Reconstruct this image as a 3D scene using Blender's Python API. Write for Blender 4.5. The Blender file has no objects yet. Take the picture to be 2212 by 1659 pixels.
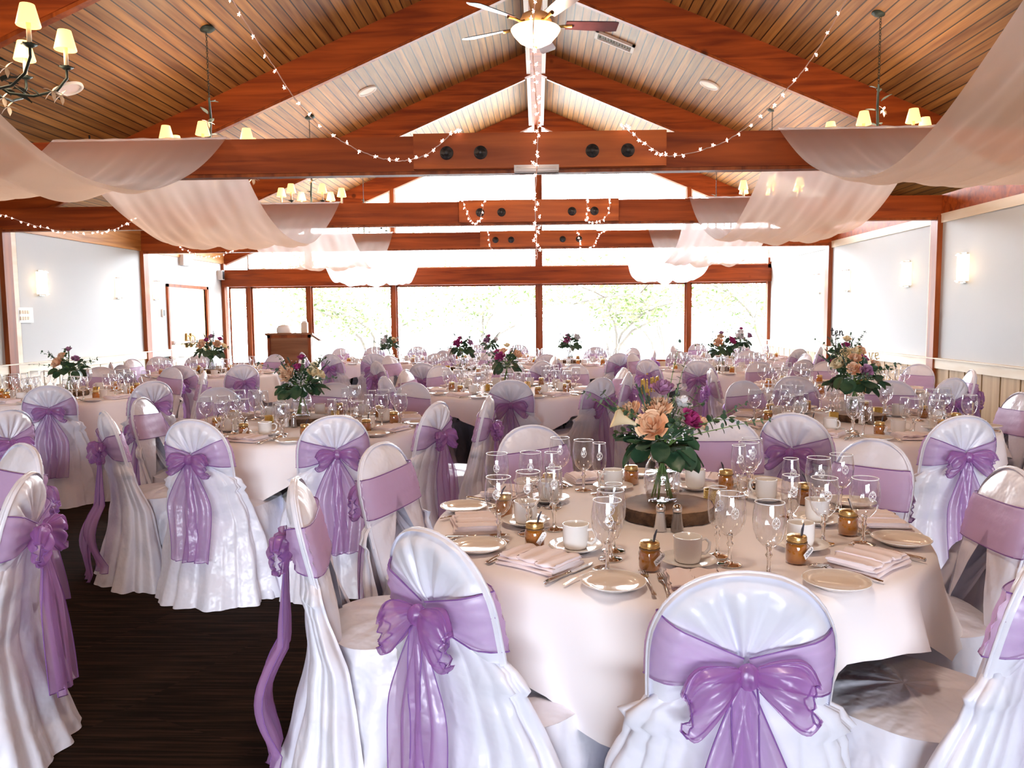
import bpy, math, random
from mathutils import Vector, Matrix
S = bpy.context.scene
COL = S.collection
PI = math.pi
sin, cos = math.sin, math.cos

# ---------------------------------------------------------------- camera
W_PX, H_PX, F_PX = 2212.0, 1659.0, 1701.2
PITCH, YAW, ROLL, CAM_Z = .0876, .0329, -.0092, 1.43
fw = Vector((-sin(YAW)*cos(PITCH), cos(YAW)*cos(PITCH), -sin(PITCH)))
rt = Vector((cos(YAW), sin(YAW), 0)); up = rt.cross(fw)
r2 = cos(ROLL)*rt + sin(ROLL)*up; u2 = -sin(ROLL)*rt + cos(ROLL)*up
cam_d = bpy.data.cameras.new('camera'); cam = bpy.data.objects.new('camera', cam_d); COL.objects.link(cam)
cam_d.sensor_fit = 'HORIZONTAL'; cam_d.sensor_width = 36.0; cam_d.lens = F_PX/W_PX*36.0
cam_d.clip_start = .05; cam_d.clip_end = 300
cam.matrix_world = Matrix(((r2.x, u2.x, -fw.x, 0), (r2.y, u2.y, -fw.y, 0), (r2.z, u2.z, -fw.z, CAM_Z), (0, 0, 0, 1)))
S.camera = cam

# ---------------------------------------------------------------- world, daylight, exposure
wd = bpy.data.worlds.new('sky'); S.world = wd; wd.use_nodes = True
bg = wd.node_tree.nodes['Background']
bg.inputs[0].default_value = (.85, .92, 1.0, 1); bg.inputs[1].default_value = 32.0
S.view_settings.view_transform = 'Standard'; S.view_settings.look = 'None'
S.view_settings.gamma = 1.0; S.view_settings.use_curve_mapping = False
S.view_settings.exposure = 0.38
S.cycles.max_bounces = 14; S.cycles.transparent_max_bounces = 40; S.cycles.transmission_bounces = 10
S.cycles.diffuse_bounces = 5; S.cycles.glossy_bounces = 5
S.cycles.caustics_reflective = False; S.cycles.sample_clamp_indirect = 6.0
S.cycles.use_denoising = True

def area(name, loc, rot, sx, sy, power, col=(1, 1, 1), portal=False):
    l = bpy.data.lights.new(name, 'AREA'); l.shape = 'RECTANGLE'; l.size = sx; l.size_y = sy; l.energy = power; l.color = col
    if portal: l.cycles.is_portal = True
    o = bpy.data.objects.new(name, l); o.location = loc; o.rotation_euler = rot; COL.objects.link(o); return o
# daylight portals: the glazed end wall and the opening in the added rear wall
area('daylight_end', (-1, 18.95, 1.75), (-PI/2, 0, 0), 13, 3.4, 1, portal=True)
area('daylight_added_opening', (.2, -8.0, 1.0), (PI/2, 0, 0), 5.6, 2.0, 1, portal=True)

def point(name, loc, power, col, rad=.12):
    l = bpy.data.lights.new(name, 'POINT'); l.energy = power; l.color = col; l.shadow_soft_size = rad
    o = bpy.data.objects.new(name, l); o.location = loc; COL.objects.link(o); return o

# ---------------------------------------------------------------- mesh helpers
class MB:
    def __init__(s): s.v = []; s.f = []; s.m = []
    def grid(s, fn, nu, nv, cu=False, cv=False, mat=0):
        """fn(u,v) with u,v in 0..1; nu,nv = number of cells"""
        a = nu if cu else nu+1; b = nv if cv else nv+1; o = len(s.v)
        for i in range(a):
            for j in range(b): s.v.append(tuple(fn(i/nu, j/nv)))
        for i in range(nu):
            for j in range(nv):
                i2 = (i+1) % a; j2 = (j+1) % b
                s.f.append((o+i*b+j, o+i2*b+j, o+i2*b+j2, o+i*b+j2)); s.m.append(mat)
        return s
    def lathe(s, prof, n=16, c=(0, 0, 0), mat=0):
        o = len(s.v); k = len(prof)
        for i in range(n):
            a = 2*PI*i/n
            for r, z in prof: s.v.append((c[0]+r*cos(a), c[1]+r*sin(a), c[2]+z))
        for i in range(n):
            i2 = (i+1) % n
            for j in range(k-1):
                s.f.append((o+i*k+j, o+i2*k+j, o+i2*k+j+1, o+i*k+j+1)); s.m.append(mat if isinstance(mat, int) else mat[j])
        return s
    def box(s, c, d, R=None, mat=0):
        o = len(s.v)
        for x in (-.5, .5):
            for y in (-.5, .5):
                for z in (-.5, .5):
                    p = Vector((x*d[0], y*d[1], z*d[2]))
                    if R is not None: p = R @ p
                    s.v.append((c[0]+p.x, c[1]+p.y, c[2]+p.z))
        for q in ((0, 1, 3, 2), (4, 6, 7, 5), (0, 4, 5, 1), (2, 3, 7, 6), (0, 2, 6, 4), (1, 5, 7, 3)):
            s.f.append(tuple(o+i for i in q)); s.m.append(mat)
        return s
    def box2(s, x0, x1, y0, y1, z0, z1, mat=0):
        return s.box(((x0+x1)/2, (y0+y1)/2, (z0+z1)/2), (x1-x0, y1-y0, z1-z0), None, mat)
    def tube(s, pts, r, n=8, mat=0, closed=False):
        pts = [Vector(p) for p in pts]; k = len(pts); o = len(s.v)
        rad = r if isinstance(r, (list, tuple)) else [r]*k
        prev = None
        for i, p in enumerate(pts):
            if closed: t = pts[(i+1) % k]-pts[i-1]
            else: t = pts[min(i+1, k-1)]-pts[max(i-1, 0)]
            if t.length < 1e-9: t = Vector((0, 0, 1))
            t.normalize()
            if prev is None:
                a = Vector((0, 0, 1)) if abs(t.z) < .9 else Vector((1, 0, 0)); x = t.cross(a).normalized()
            else:
                x = prev - t*prev.dot(t)
                x = x.normalized() if x.length > 1e-6 else t.orthogonal().normalized()
            prev = x; y = t.cross(x)
            for j in range(n):
                a = 2*PI*j/n; q = p + (x*cos(a)+y*sin(a))*rad[i]; s.v.append(tuple(q))
        m = k if closed else k-1
        for i in range(m):
            i2 = (i+1) % k
            for j in range(n):
                j2 = (j+1) % n
                s.f.append((o+i*n+j, o+i2*n+j, o+i2*n+j2, o+i*n+j2)); s.m.append(mat)
        if not closed:
            s.f.append(tuple(o+j for j in reversed(range(n)))); s.m.append(mat)
            s.f.append(tuple(o+(k-1)*n+j for j in range(n))); s.m.append(mat)
        return s
    def poly(s, pts, mat=0):
        o = len(s.v); s.v += [tuple(p) for p in pts]; s.f.append(tuple(range(o, o+len(pts)))); s.m.append(mat); return s
    def prism(s, pts, axis, a, b, mat=0):
        """extrude a 2D polygon along axis ('x','y','z') from a to b"""
        def P(p, t): return {'x': (t, p[0], p[1]), 'y': (p[0], t, p[1]), 'z': (p[0], p[1], t)}[axis]
        n = len(pts); o = len(s.v)
        s.v += [P(p, a) for p in pts] + [P(p, b) for p in pts]
        s.f.append(tuple(range(o, o+n))); s.m.append(mat); s.f.append(tuple(o+n+i for i in reversed(range(n)))); s.m.append(mat)
        for i in range(n):
            j = (i+1) % n; s.f.append((o+i, o+n+i, o+n+j, o+j)); s.m.append(mat)
        return s
    def xf(s, M, start=0):
        for i in range(start, len(s.v)): s.v[i] = tuple(M @ Vector(s.v[i]))
        return s
    def mesh(s, name, mats, smooth=True):
        me = bpy.data.meshes.new(name); me.from_pydata(s.v, [], s.f)
        for m in (mats if isinstance(mats, (list, tuple)) else [mats]): me.materials.append(m)
        me.polygons.foreach_set('material_index', s.m)
        me.polygons.foreach_set('use_smooth', [smooth]*len(s.f)); me.update()
        return me
    def obj(s, name, mats, parent=None, smooth=True, loc=(0, 0, 0), weld=False, **k):
        if weld or not smooth: pass
        o = bpy.data.objects.new(name, s.mesh(name, mats, smooth)); COL.objects.link(o); o.location = loc
        if parent is not None: o.parent = parent
        for q, v in k.items(): o[q] = v
        return o

def tag(o, label, cat, group=None):
    o['label'] = label; o['category'] = cat
    if group: o['group'] = group
    return o
def thing(name, label, cat, loc=(0, 0, 0), rz=0, group=None):
    o = bpy.data.objects.new(name, None); COL.objects.link(o); o.location = loc; o.rotation_euler = (0, 0, rz); o.empty_display_size = .1
    return tag(o, label, cat, group)
def struct(o): o['kind'] = 'structure'; return o
def kids(o): return list(o.children)
def dup(src, loc, rz=None, label=None, group=None, sc=None):
    def rec(o, par):
        c = o.copy(); COL.objects.link(c)
        if par is not None: c.parent = par; c.matrix_parent_inverse = o.matrix_parent_inverse.copy()
        for ch in kids(o): rec(ch, c)
        return c
    r = rec(src, None); r.location = loc
    if rz is not None: r.rotation_euler[2] = rz
    if sc: r.scale = sc
    if label: r['label'] = label
    if group: r['group'] = group
    return r
class Pool:
    """the first use moves the prototype itself; later uses copy it"""
    def __init__(s, src): s.src = src; s.used = False
    def put(s, loc, rz=0, label=None, group=None, sc=None):
        if not s.used:
            s.used = True; o = s.src; o.location = loc; o.rotation_euler[2] = rz
            if sc: o.scale = sc
            if label: o['label'] = label
            if group: o['group'] = group
            return o
        return dup(s.src, loc, rz, label, group, sc or (1, 1, 1))

# ---------------------------------------------------------------- materials
def nodes(name):
    m = bpy.data.materials.new(name); m.use_nodes = True; nt = m.node_tree
    return m, nt, nt.nodes['Principled BSDF'], nt.nodes['Material Output']
def N(nt, t, **k):
    n = nt.nodes.new(t)
    for a, b in k.items(): setattr(n, a, b)
    return n
def noise_bump(nt, bsdf, scale, strength, dist=.01, detail=4, coord='Object', stretch=(1, 1, 1)):
    tc = N(nt, 'ShaderNodeTexCoord'); mp = N(nt, 'ShaderNodeMapping'); mp.inputs['Scale'].default_value = stretch
    no = N(nt, 'ShaderNodeTexNoise'); no.inputs['Scale'].default_value = scale; no.inputs['Detail'].default_value = detail
    b = N(nt, 'ShaderNodeBump'); b.inputs['Strength'].default_value = strength; b.inputs['Distance'].default_value = dist
    nt.links.new(tc.outputs[coord], mp.inputs[0]); nt.links.new(mp.outputs[0], no.inputs['Vector'])
    nt.links.new(no.outputs['Fac'], b.inputs['Height']); nt.links.new(b.outputs[0], bsdf.inputs['Normal'])
    return no
def plain(name, col, rough=.6, metal=0, bump=None, spec=.5, var=None, stretch=(1, 1, 1)):
    m, nt, p, out = nodes(name)
    p.inputs['Base Color'].default_value = (*col, 1); p.inputs['Roughness'].default_value = rough; p.inputs['Metallic'].default_value = metal
    p.inputs['Specular IOR Level'].default_value = spec
    if bump: noise_bump(nt, p, bump[0], bump[1], bump[2] if len(bump) > 2 else .01, stretch=stretch)
    if var:
        tc = N(nt, 'ShaderNodeTexCoord'); mp = N(nt, 'ShaderNodeMapping'); mp.inputs['Scale'].default_value = stretch
        no = N(nt, 'ShaderNodeTexNoise'); no.inputs['Scale'].default_value = var[0]; no.inputs['Detail'].default_value = 5
        r = N(nt, 'ShaderNodeValToRGB'); r.color_ramp.elements[0].color = (*var[1], 1); r.color_ramp.elements[1].color = (*col, 1)
        r.color_ramp.elements[0].position = .35; r.color_ramp.elements[1].position = .62
        nt.links.new(tc.outputs['Object'], mp.inputs[0]); nt.links.new(mp.outputs[0], no.inputs['Vector'])
        nt.links.new(no.outputs['Fac'], r.inputs[0]); nt.links.new(r.outputs[0], p.inputs['Base Color'])
    return m
def emit(name, col, s, sample=True):
    m, nt, p, out = nodes(name); p.inputs['Base Color'].default_value = (*col, 1)
    p.inputs['Emission Color'].default_value = (*col, 1); p.inputs['Emission Strength'].default_value = s
    if not sample: m.cycles.emission_sampling = 'NONE'
    return m
def sheer(name, col, alpha, trans=.5, gloss=.08, rough=.35, bump=None):
    """woven sheer cloth: part of the light passes straight through between the threads"""
    m, nt, p, out = nodes(name); nt.nodes.remove(p)
    d = N(nt, 'ShaderNodeBsdfDiffuse'); d.inputs[0].default_value = (*col, 1)
    t = N(nt, 'ShaderNodeBsdfTranslucent'); t.inputs[0].default_value = (*col, 1)
    g = N(nt, 'ShaderNodeBsdfGlossy'); g.inputs[0].default_value = (.9, .9, .95, 1); g.inputs[1].default_value = rough
    tr = N(nt, 'ShaderNodeBsdfTransparent')
    a = N(nt, 'ShaderNodeMixShader'); a.inputs[0].default_value = trans
    b = N(nt, 'ShaderNodeMixShader'); b.inputs[0].default_value = gloss
    c = N(nt, 'ShaderNodeMixShader')
    lw = N(nt, 'ShaderNodeLayerWeight'); lw.inputs[0].default_value = .35
    mr = N(nt, 'ShaderNodeMapRange'); mr.inputs[3].default_value = alpha; mr.inputs[4].default_value = min(1, alpha+.35)
    L = nt.links.new
    L(lw.outputs['Facing'], mr.inputs[0]); L(mr.outputs[0], c.inputs[0])
    L(d.outputs[0], a.inputs[1]); L(t.outputs[0], a.inputs[2]); L(a.outputs[0], b.inputs[1]); L(g.outputs[0], b.inputs[2])
    L(tr.outputs[0], c.inputs[1]); L(b.outputs[0], c.inputs[2]); L(c.outputs[0], out.inputs[0])
    if bump:
        tc = N(nt, 'ShaderNodeTexCoord'); no = N(nt, 'ShaderNodeTexNoise'); no.inputs['Scale'].default_value = bump[0]
        bm = N(nt, 'ShaderNodeBump'); bm.inputs['Strength'].default_value = bump[1]; bm.inputs['Distance'].default_value = .01
        L(tc.outputs['Object'], no.inputs['Vector']); L(no.outputs['Fac'], bm.inputs['Height'])
        for q in (d, t, g): L(bm.outputs[0], q.inputs['Normal'])
    return m
def thin_glass(name, tint=(.97, .98, 1), base=.05, edge=.75):
    m, nt, p, out = nodes(name); nt.nodes.remove(p); L = nt.links.new
    tr = N(nt, 'ShaderNodeBsdfTransparent'); tr.inputs[0].default_value = (*tint, 1)
    g = N(nt, 'ShaderNodeBsdfGlossy'); g.inputs[1].default_value = .02; g.inputs[0].default_value = (1, 1, 1, 1)
    lw = N(nt, 'ShaderNodeLayerWeight'); lw.inputs[0].default_value = .5
    po = N(nt, 'ShaderNodeMath', operation='POWER'); po.inputs[1].default_value = 2.2
    mr = N(nt, 'ShaderNodeMapRange'); mr.inputs[3].default_value = base; mr.inputs[4].default_value = edge
    mx = N(nt, 'ShaderNodeMixShader')
    L(lw.outputs['Facing'], po.inputs[0]); L(po.outputs[0], mr.inputs[0]); L(mr.outputs[0], mx.inputs[0])
    L(tr.outputs[0], mx.inputs[1]); L(g.outputs[0], mx.inputs[2]); L(mx.outputs[0], out.inputs[0])
    return m
def solid_glass(name, col=(1, 1, 1), rough=0, ior=1.45):
    m, nt, p, out = nodes(name); p.inputs['Base Color'].default_value = (*col, 1); p.inputs['Roughness'].default_value = rough
    p.inputs['Transmission Weight'].default_value = 1; p.inputs['IOR'].default_value = ior
    return m

def cloth(name, col, rough, bump, sheen=.2, trans=0):
    m, nt, p, out = nodes(name)
    p.inputs['Base Color'].default_value = (*col, 1); p.inputs['Roughness'].default_value = rough
    p.inputs['Sheen Weight'].default_value = sheen
    noise_bump(nt, p, bump[0], bump[1], bump[2], 3)
    return m
M = {}
M['satin'] = cloth('white_satin', (.77, .76, .86), .34, (8, .55, .04))
M['linen'] = cloth('white_linen', (.90, .85, .88), .75, (6, .15, .02))
M['napkin'] = cloth('blush_linen', (.88, .77, .80), .8, (30, .1, .01))
M['organza'] = sheer('lilac_organza', (.60, .33, .68), .50, .45, .10, .3, (25, .4))
M['band'] = sheer('lilac_organza_band', (.72, .47, .78), .52, .35, .08, .35, (30, .25))
M['bowm'] = sheer('lilac_organza_bow', (.58, .24, .66), .40, .5, .10, .3, (22, .5))
M['hem'] = plain('lilac_rolled_hem', (.22, .09, .33), .5)
M['drape'] = sheer('sheer_white_voile', (.95, .87, .86), .58, .78, .03, .5, (5, .6))
M['glass'] = thin_glass('clear_thin_glass', (.96, .97, .99), .09, .92)
M['pane'] = thin_glass('window_glass', (1, 1, 1), .02, .3)
M['rim'] = plain('painted_rim_sparkle', (.9, .92, .97), .08, 0, spec=1)  # opaque white instead of glass; paints in the sparkle along the edge
M['stem'] = solid_glass('clear_solid_glass')
M['crest'] = plain('etched_white_crest', (.92, .92, .95), .5)
M['china'] = plain('white_china', (.86, .84, .84), .12, spec=.6)
M['plate'] = plain('cream_china', (.82, .74, .68), .1, spec=.7)
M['silver'] = plain('polished_steel', (.75, .72, .70), .16, 1)
M['honey'] = solid_glass('amber_honey', (.95, .42, .04), .05, 1.3)
M['honey2'] = plain('amber_honey_body', (.46, .15, .014), .08, 0, spec=.8)
M['goldlid'] = plain('brushed_gold_lid', (.75, .55, .25), .28, 1)
M['tagp'] = plain('white_tag_paper', (.92, .90, .92), .8)
M['ink'] = plain('black_ink', (.02, .02, .02), .6)
M['twine'] = plain('brown_twine', (.20, .11, .06), .9)
M['darkstick'] = plain('dark_stirrer', (.03, .03, .05), .5)
M['bark'] = plain('rough_bark', (.16, .085, .045), .95, 0, (35, .9, .02), var=(18, (.05, .025, .015)))
M['log'] = plain('cut_log_face', (.38, .22, .11), .75, 0, (14, .2), var=(9, (.26, .14, .07)))
M['glitter'] = plain('gold_glitter', (.85, .58, .16), .35, .9, (260, 1.0, .01))
M['salt'] = plain('white_salt', (.95, .95, .95), .9); M['pepper'] = plain('ground_pepper', (.22, .17, .14), .9)
M['leaf'] = plain('dark_green_leaf', (.045, .10, .045), .42, 0, (30, .15), var=(14, (.02, .055, .03)))
M['leaf2'] = plain('grey_green_eucalyptus', (.10, .16, .11), .55, 0, var=(14, (.05, .09, .07)))
M['stalk'] = plain('green_stalk', (.12, .22, .05), .5)
def petal(name, c1, c2):
    m, nt, p, out = nodes(name); g = N(nt, 'ShaderNodeNewGeometry'); r = N(nt, 'ShaderNodeValToRGB')
    r.color_ramp.elements[0].color = (*c1, 1); r.color_ramp.elements[1].color = (*c2, 1)
    nt.links.new(g.outputs['Random Per Island'], r.inputs[0]); nt.links.new(r.outputs[0], p.inputs['Base Color']); p.inputs['Roughness'].default_value = .6
    return m
M['peach'] = petal('peach_petal', (.78, .40, .22), (.90, .70, .50)); M['mauve'] = petal('mauve_petal', (.30, .12, .26), (.58, .32, .50)); M['magenta'] = petal('magenta_petal', (.26, .012, .09), (.52, .06, .26))
M['cream'] = petal('cream_petal', (.84, .66, .38), (.92, .84, .62)); M['whitep'] = petal('white_petal', (.78, .74, .78), (.93, .91, .93))
M['iron'] = plain('verdigris_iron', (.035, .05, .045), .55, .6, (40, .3)); M['blackiron'] = plain('dark_iron', (.06, .06, .065), .45, .8, (30, .3))
M['candle'] = plain('ivory_candle_sleeve', (.82, .70, .52), .6)
M['shade'] = emit('warm_fabric_shade', (1.0, .72, .28), 1.15); M['bulb'] = emit('warm_bulb', (1, .85, .6), 14)
M['sconce'] = emit('warm_opal_glass', (1.0, .82, .58), 4.0); M['star'] = emit('warm_star_bulb', (1, .74, .62), 5, False)
M['bowl'] = emit('lit_amber_bowl', (1.0, .78, .48), 2.2); M['cord'] = plain('pink_light_cord', (.55, .38, .34), .5)
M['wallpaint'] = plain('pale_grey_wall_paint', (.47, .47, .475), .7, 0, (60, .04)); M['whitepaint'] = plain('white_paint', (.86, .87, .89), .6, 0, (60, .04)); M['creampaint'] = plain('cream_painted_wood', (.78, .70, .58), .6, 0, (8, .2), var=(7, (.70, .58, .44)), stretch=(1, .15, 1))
M['blackgap'] = plain('dark_reveal', (.02, .02, .02), .7); M['black'] = plain('black_metal', (.03, .03, .03), .5)
M['doorm'] = plain('pale_veneer', (.84, .68, .46), .5, var=(3, (.80, .62, .40)), stretch=(4, 4, .4)); M['brass'] = plain('aged_brass', (.45, .30, .10), .3, 1)
M['fanblade'] = plain('dark_walnut_blade', (.09, .03, .035), .4, var=(6, (.05, .015, .02))); M['amber'] = plain('amber_glass', (.8, .5, .25), .3)
M['plastic'] = plain('white_plastic', (.85, .85, .84), .5)

def wood(name, c1, c2, axis='x', rough=.5, scale=2.2, knots=True):
    m, nt, p, out = nodes(name); L = nt.links.new
    st = {'x': (.35, 5, 5), 'y': (5, .35, 5), 'z': (5, 5, .35)}[axis]
    tc = N(nt, 'ShaderNodeTexCoord'); mp = N(nt, 'ShaderNodeMapping'); mp.inputs['Scale'].default_value = st
    no = N(nt, 'ShaderNodeTexNoise'); no.inputs['Scale'].default_value = scale; no.inputs['Detail'].default_value = 7; no.inputs['Distortion'].default_value = .6
    r = N(nt, 'ShaderNodeValToRGB'); r.color_ramp.elements[0].color = (*c1, 1); r.color_ramp.elements[1].color = (*c2, 1)
    r.color_ramp.elements[0].position = .32; r.color_ramp.elements[1].position = .68
    L(tc.outputs['Object'], mp.inputs[0]); L(mp.outputs[0], no.inputs['Vector']); L(no.outputs['Fac'], r.inputs[0])
    col = r.outputs[0]
    if knots:
        vo = N(nt, 'ShaderNodeTexVoronoi'); vo.inputs['Scale'].default_value = .9
        kr = N(nt, 'ShaderNodeValToRGB'); kr.color_ramp.elements[0].position = .03; kr.color_ramp.elements[1].position = .06
        kr.color_ramp.elements[0].color = (.2, .2, .2, 1); kr.color_ramp.elements[1].color = (1, 1, 1, 1)
        mx = N(nt, 'ShaderNodeMix', data_type='RGBA', blend_type='MULTIPLY'); mx.inputs[0].default_value = .8
        L(tc.outputs['Object'], vo.inputs['Vector']); L(vo.outputs['Distance'], kr.inputs[0]); L(col, mx.inputs[6]); L(kr.outputs[0], mx.inputs[7]); col = mx.outputs[2]
    L(col, p.inputs['Base Color']); p.inputs['Roughness'].default_value = rough; p.inputs['Specular IOR Level'].default_value = .25
    b = N(nt, 'ShaderNodeBump'); b.inputs['Strength'].default_value = .15; b.inputs['Distance'].default_value = .01
    L(no.outputs['Fac'], b.inputs['Height']); L(b.outputs[0], p.inputs['Normal'])
    return m
M['beamx'] = wood('red_brown_beam', (.17, .028, .006), (.40, .082, .013), 'x', .55)
M['beamz'] = wood('red_brown_post', (.16, .030, .007), (.36, .085, .017), 'z', .45)
M['splice'] = wood('orange_fir_splice', (.26, .05, .010), (.56, .14, .026), 'x', .45, 1.6)
M['fascia'] = wood('orange_fir_fascia', (.34, .13, .035), (.62, .30, .10), 'y', .45)
M['walnut'] = wood('lectern_walnut', (.20, .075, .03), (.36, .16, .075), 'x', .4)
M['panelwood'] = wood('tan_wainscot_boards', (.34, .20, .09), (.52, .34, .18), 'z', .55, knots=False)
def planks(name):
    """tongue-and-groove decking: boards run along Y, grooves every 11 cm across"""
    m, nt, p, out = nodes(name); L = nt.links.new
    tc = N(nt, 'ShaderNodeTexCoord'); sp = N(nt, 'ShaderNodeSeparateXYZ'); L(tc.outputs['Object'], sp.inputs[0])
    dv = N(nt, 'ShaderNodeMath', operation='DIVIDE'); dv.inputs[1].default_value = .118; L(sp.outputs[0], dv.inputs[0])
    fl = N(nt, 'ShaderNodeMath', operation='FLOOR'); L(dv.outputs[0], fl.inputs[0])
    fr = N(nt, 'ShaderNodeMath', operation='SUBTRACT'); L(dv.outputs[0], fr.inputs[0]); L(fl.outputs[0], fr.inputs[1])
    g = N(nt, 'ShaderNodeMath', operation='LESS_THAN'); g.inputs[1].default_value = .12; L(fr.outputs[0], g.inputs[0])
    wn = N(nt, 'ShaderNodeTexWhiteNoise', noise_dimensions='1D'); L(fl.outputs[0], wn.inputs['W'])
    mp = N(nt, 'ShaderNodeMapping'); mp.inputs['Scale'].default_value = (9, .5, 9); L(tc.outputs['Object'], mp.inputs[0])
    ad = N(nt, 'ShaderNodeVectorMath', operation='ADD'); L(mp.outputs[0], ad.inputs[0]); L(wn.outputs['Color'], ad.inputs[1])
    no = N(nt, 'ShaderNodeTexNoise'); no.inputs['Scale'].default_value = 2.0; no.inputs['Detail'].default_value = 6; L(ad.outputs[0], no.inputs['Vector'])
    r = N(nt, 'ShaderNodeValToRGB'); r.color_ramp.elements[0].color = (.17, .060, .012, 1); r.color_ramp.elements[1].color = (.38, .18, .048, 1)
    r.color_ramp.elements[0].position = .3; r.color_ramp.elements[1].position = .7; L(no.outputs['Fac'], r.inputs[0])
    hs = N(nt, 'ShaderNodeHueSaturation'); mr = N(nt, 'ShaderNodeMapRange'); mr.inputs[3].default_value = .75; mr.inputs[4].default_value = 1.2
    L(wn.outputs['Value'], mr.inputs[0]); L(mr.outputs[0], hs.inputs['Value']); L(r.outputs[0], hs.inputs['Color'])
    mx = N(nt, 'ShaderNodeMix', data_type='RGBA'); L(g.outputs[0], mx.inputs[0]); L(hs.outputs[0], mx.inputs[6]); mx.inputs[7].default_value = (.02, .008, .003, 1)
    L(mx.outputs[2], p.inputs['Base Color']); p.inputs['Roughness'].default_value = .5
    b = N(nt, 'ShaderNodeBump', invert=True); b.inputs['Strength'].default_value = .6; b.inputs['Distance'].default_value = .01
    L(g.outputs[0], b.inputs['Height']); L(b.outputs[0], p.inputs['Normal'])
    return m
M['planks'] = planks('roof_decking')
def carpet():
    m, nt, p, out = nodes('dark_brown_striated_carpet'); L = nt.links.new
    tc = N(nt, 'ShaderNodeTexCoord')
    def streak(rot, sc):
        mp = N(nt, 'ShaderNodeMapping'); mp.inputs['Rotation'].default_value = (0, 0, rot); mp.inputs['Scale'].default_value = sc
        no = N(nt, 'ShaderNodeTexNoise'); no.inputs['Scale'].default_value = 5; no.inputs['Detail'].default_value = 5
        L(tc.outputs['Object'], mp.inputs[0]); L(mp.outputs[0], no.inputs['Vector']); return no.outputs['Fac']
    a = streak(0, (.5, 14, 1)); b2 = streak(.85, (.5, 14, 1))
    ch = N(nt, 'ShaderNodeTexChecker'); ch.inputs['Scale'].default_value = 1.6
    mp = N(nt, 'ShaderNodeMapping'); mp.inputs['Rotation'].default_value = (0, 0, .42); L(tc.outputs['Object'], mp.inputs[0]); L(mp.outputs[0], ch.inputs['Vector'])
    mx = N(nt, 'ShaderNodeMix'); L(ch.outputs['Fac'], mx.inputs[0]); L(a, mx.inputs[2]); L(b2, mx.inputs[3])
    r = N(nt, 'ShaderNodeValToRGB'); r.color_ramp.elements[0].color = (.010, .0055, .003, 1); r.color_ramp.elements[1].color = (.042, .021, .013, 1)
    r.color_ramp.elements[0].position = .42; r.color_ramp.elements[1].position = .72
    L(mx.outputs[0], r.inputs[0]); L(r.outputs[0], p.inputs['Base Color']); p.inputs['Roughness'].default_value = .95; p.inputs['Specular IOR Level'].default_value = .1
    return m
M['carpet'] = carpet()
M['terrace'] = plain('pale_terrace', (.42, .42, .40), .9, 0, (4, .2)); M['trunk'] = plain('grey_trunk', (.12, .105, .09), .9, 0, (20, .6))
def leafmat(name, c1, c2):
    m, nt, p, out = nodes(name); L = nt.links.new; nt.nodes.remove(p)
    g = N(nt, 'ShaderNodeNewGeometry'); r = N(nt, 'ShaderNodeValToRGB'); r.color_ramp.elements[0].color = (*c1, 1); r.color_ramp.elements[1].color = (*c2, 1)
    d = N(nt, 'ShaderNodeBsdfDiffuse'); t = N(nt, 'ShaderNodeBsdfTranslucent'); mx = N(nt, 'ShaderNodeMixShader'); mx.inputs[0].default_value = .4
    L(g.outputs['Random Per Island'], r.inputs[0]); L(r.outputs[0], d.inputs[0]); L(r.outputs[0], t.inputs[0])
    L(d.outputs[0], mx.inputs[1]); L(t.outputs[0], mx.inputs[2]); L(mx.outputs[0], out.inputs[0])
    return m
M['treeleaf'] = leafmat('garden_leaves', (.05, .075, .025), (.30, .32, .17))
# ================================================================ the hall
WL, WR, XR, YE, Y0 = -7.476, 5.41, 7.6, 18.69, -8.0
SL, ZR, RD = .4216, 5.82, .43                 # roof pitch, underside of the rafters at the ridge, their depth
BAYS = [2.97, 6.9, 10.83, 14.76, 18.69]     # plus the bays behind the photographer
def zroof(x): return ZR+RD-SL*abs(x)
def zraf(x): return ZR-SL*abs(x)
struct(MB().box2(-9, 9.2, Y0-.6, YE+.05, -.12, 0).obj('floor', M['carpet'], smooth=False))
struct(MB().box2(-40, 40, YE+.05, 70, -.15, -.03).box2(-40, 40, -40, Y0-.6, -.15, -.03).obj('terrace', M['terrace'], smooth=False))
for nm, x0, x1 in (('ceiling', WL-1.2, 0), ('ceiling', 0, XR+1.0)):
    pr = [(x0, zroof(x0)), (x1, zroof(x1)), (x1, zroof(x1)+.25), (x0, zroof(x0)+.25)]
    struct(MB().prism(pr, 'y', Y0-.8, YE+.9).obj(nm, M['planks'], smooth=False))
# ridge beam; white side strips paint in the light glaring off its underside
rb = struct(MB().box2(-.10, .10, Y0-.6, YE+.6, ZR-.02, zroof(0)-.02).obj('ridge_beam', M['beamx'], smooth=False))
MB().box2(-.17, -.10, Y0-.6, YE, ZR-.03, ZR+.30).box2(.10, .17, Y0-.6, YE, ZR-.03, ZR+.30).obj('ridge_glare_strip', M['whitepaint'], rb, smooth=False)
# rafters
for k, y in enumerate(BAYS+[-.96, -4.89]):
    for sg in (-1, 1):
        xe = WL-.9 if sg < 0 else XR+.8
        pr = [(sg*.10, zraf(.1)), (xe, zraf(xe)), (xe, zroof(xe)+.01), (sg*.10, zroof(.1)+.01)]
        if k == 4: y = YE+.02
        o = struct(MB().prism(pr, 'y', y+.012, y+(.16 if k == 4 else .118)).obj('rafter', M['beamx'], smooth=False))
        xi = sg*.2; q = [(xi, zraf(xi)-.035), (xe, zraf(xe)-.035), (xe, zraf(xe)), (xi, zraf(xi))]
        MB().prism(q, 'y', y+.025, y+.105).obj('edge_strip', M['beamz'] if k != 4 else M['whitepaint'], o, smooth=False)
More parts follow.
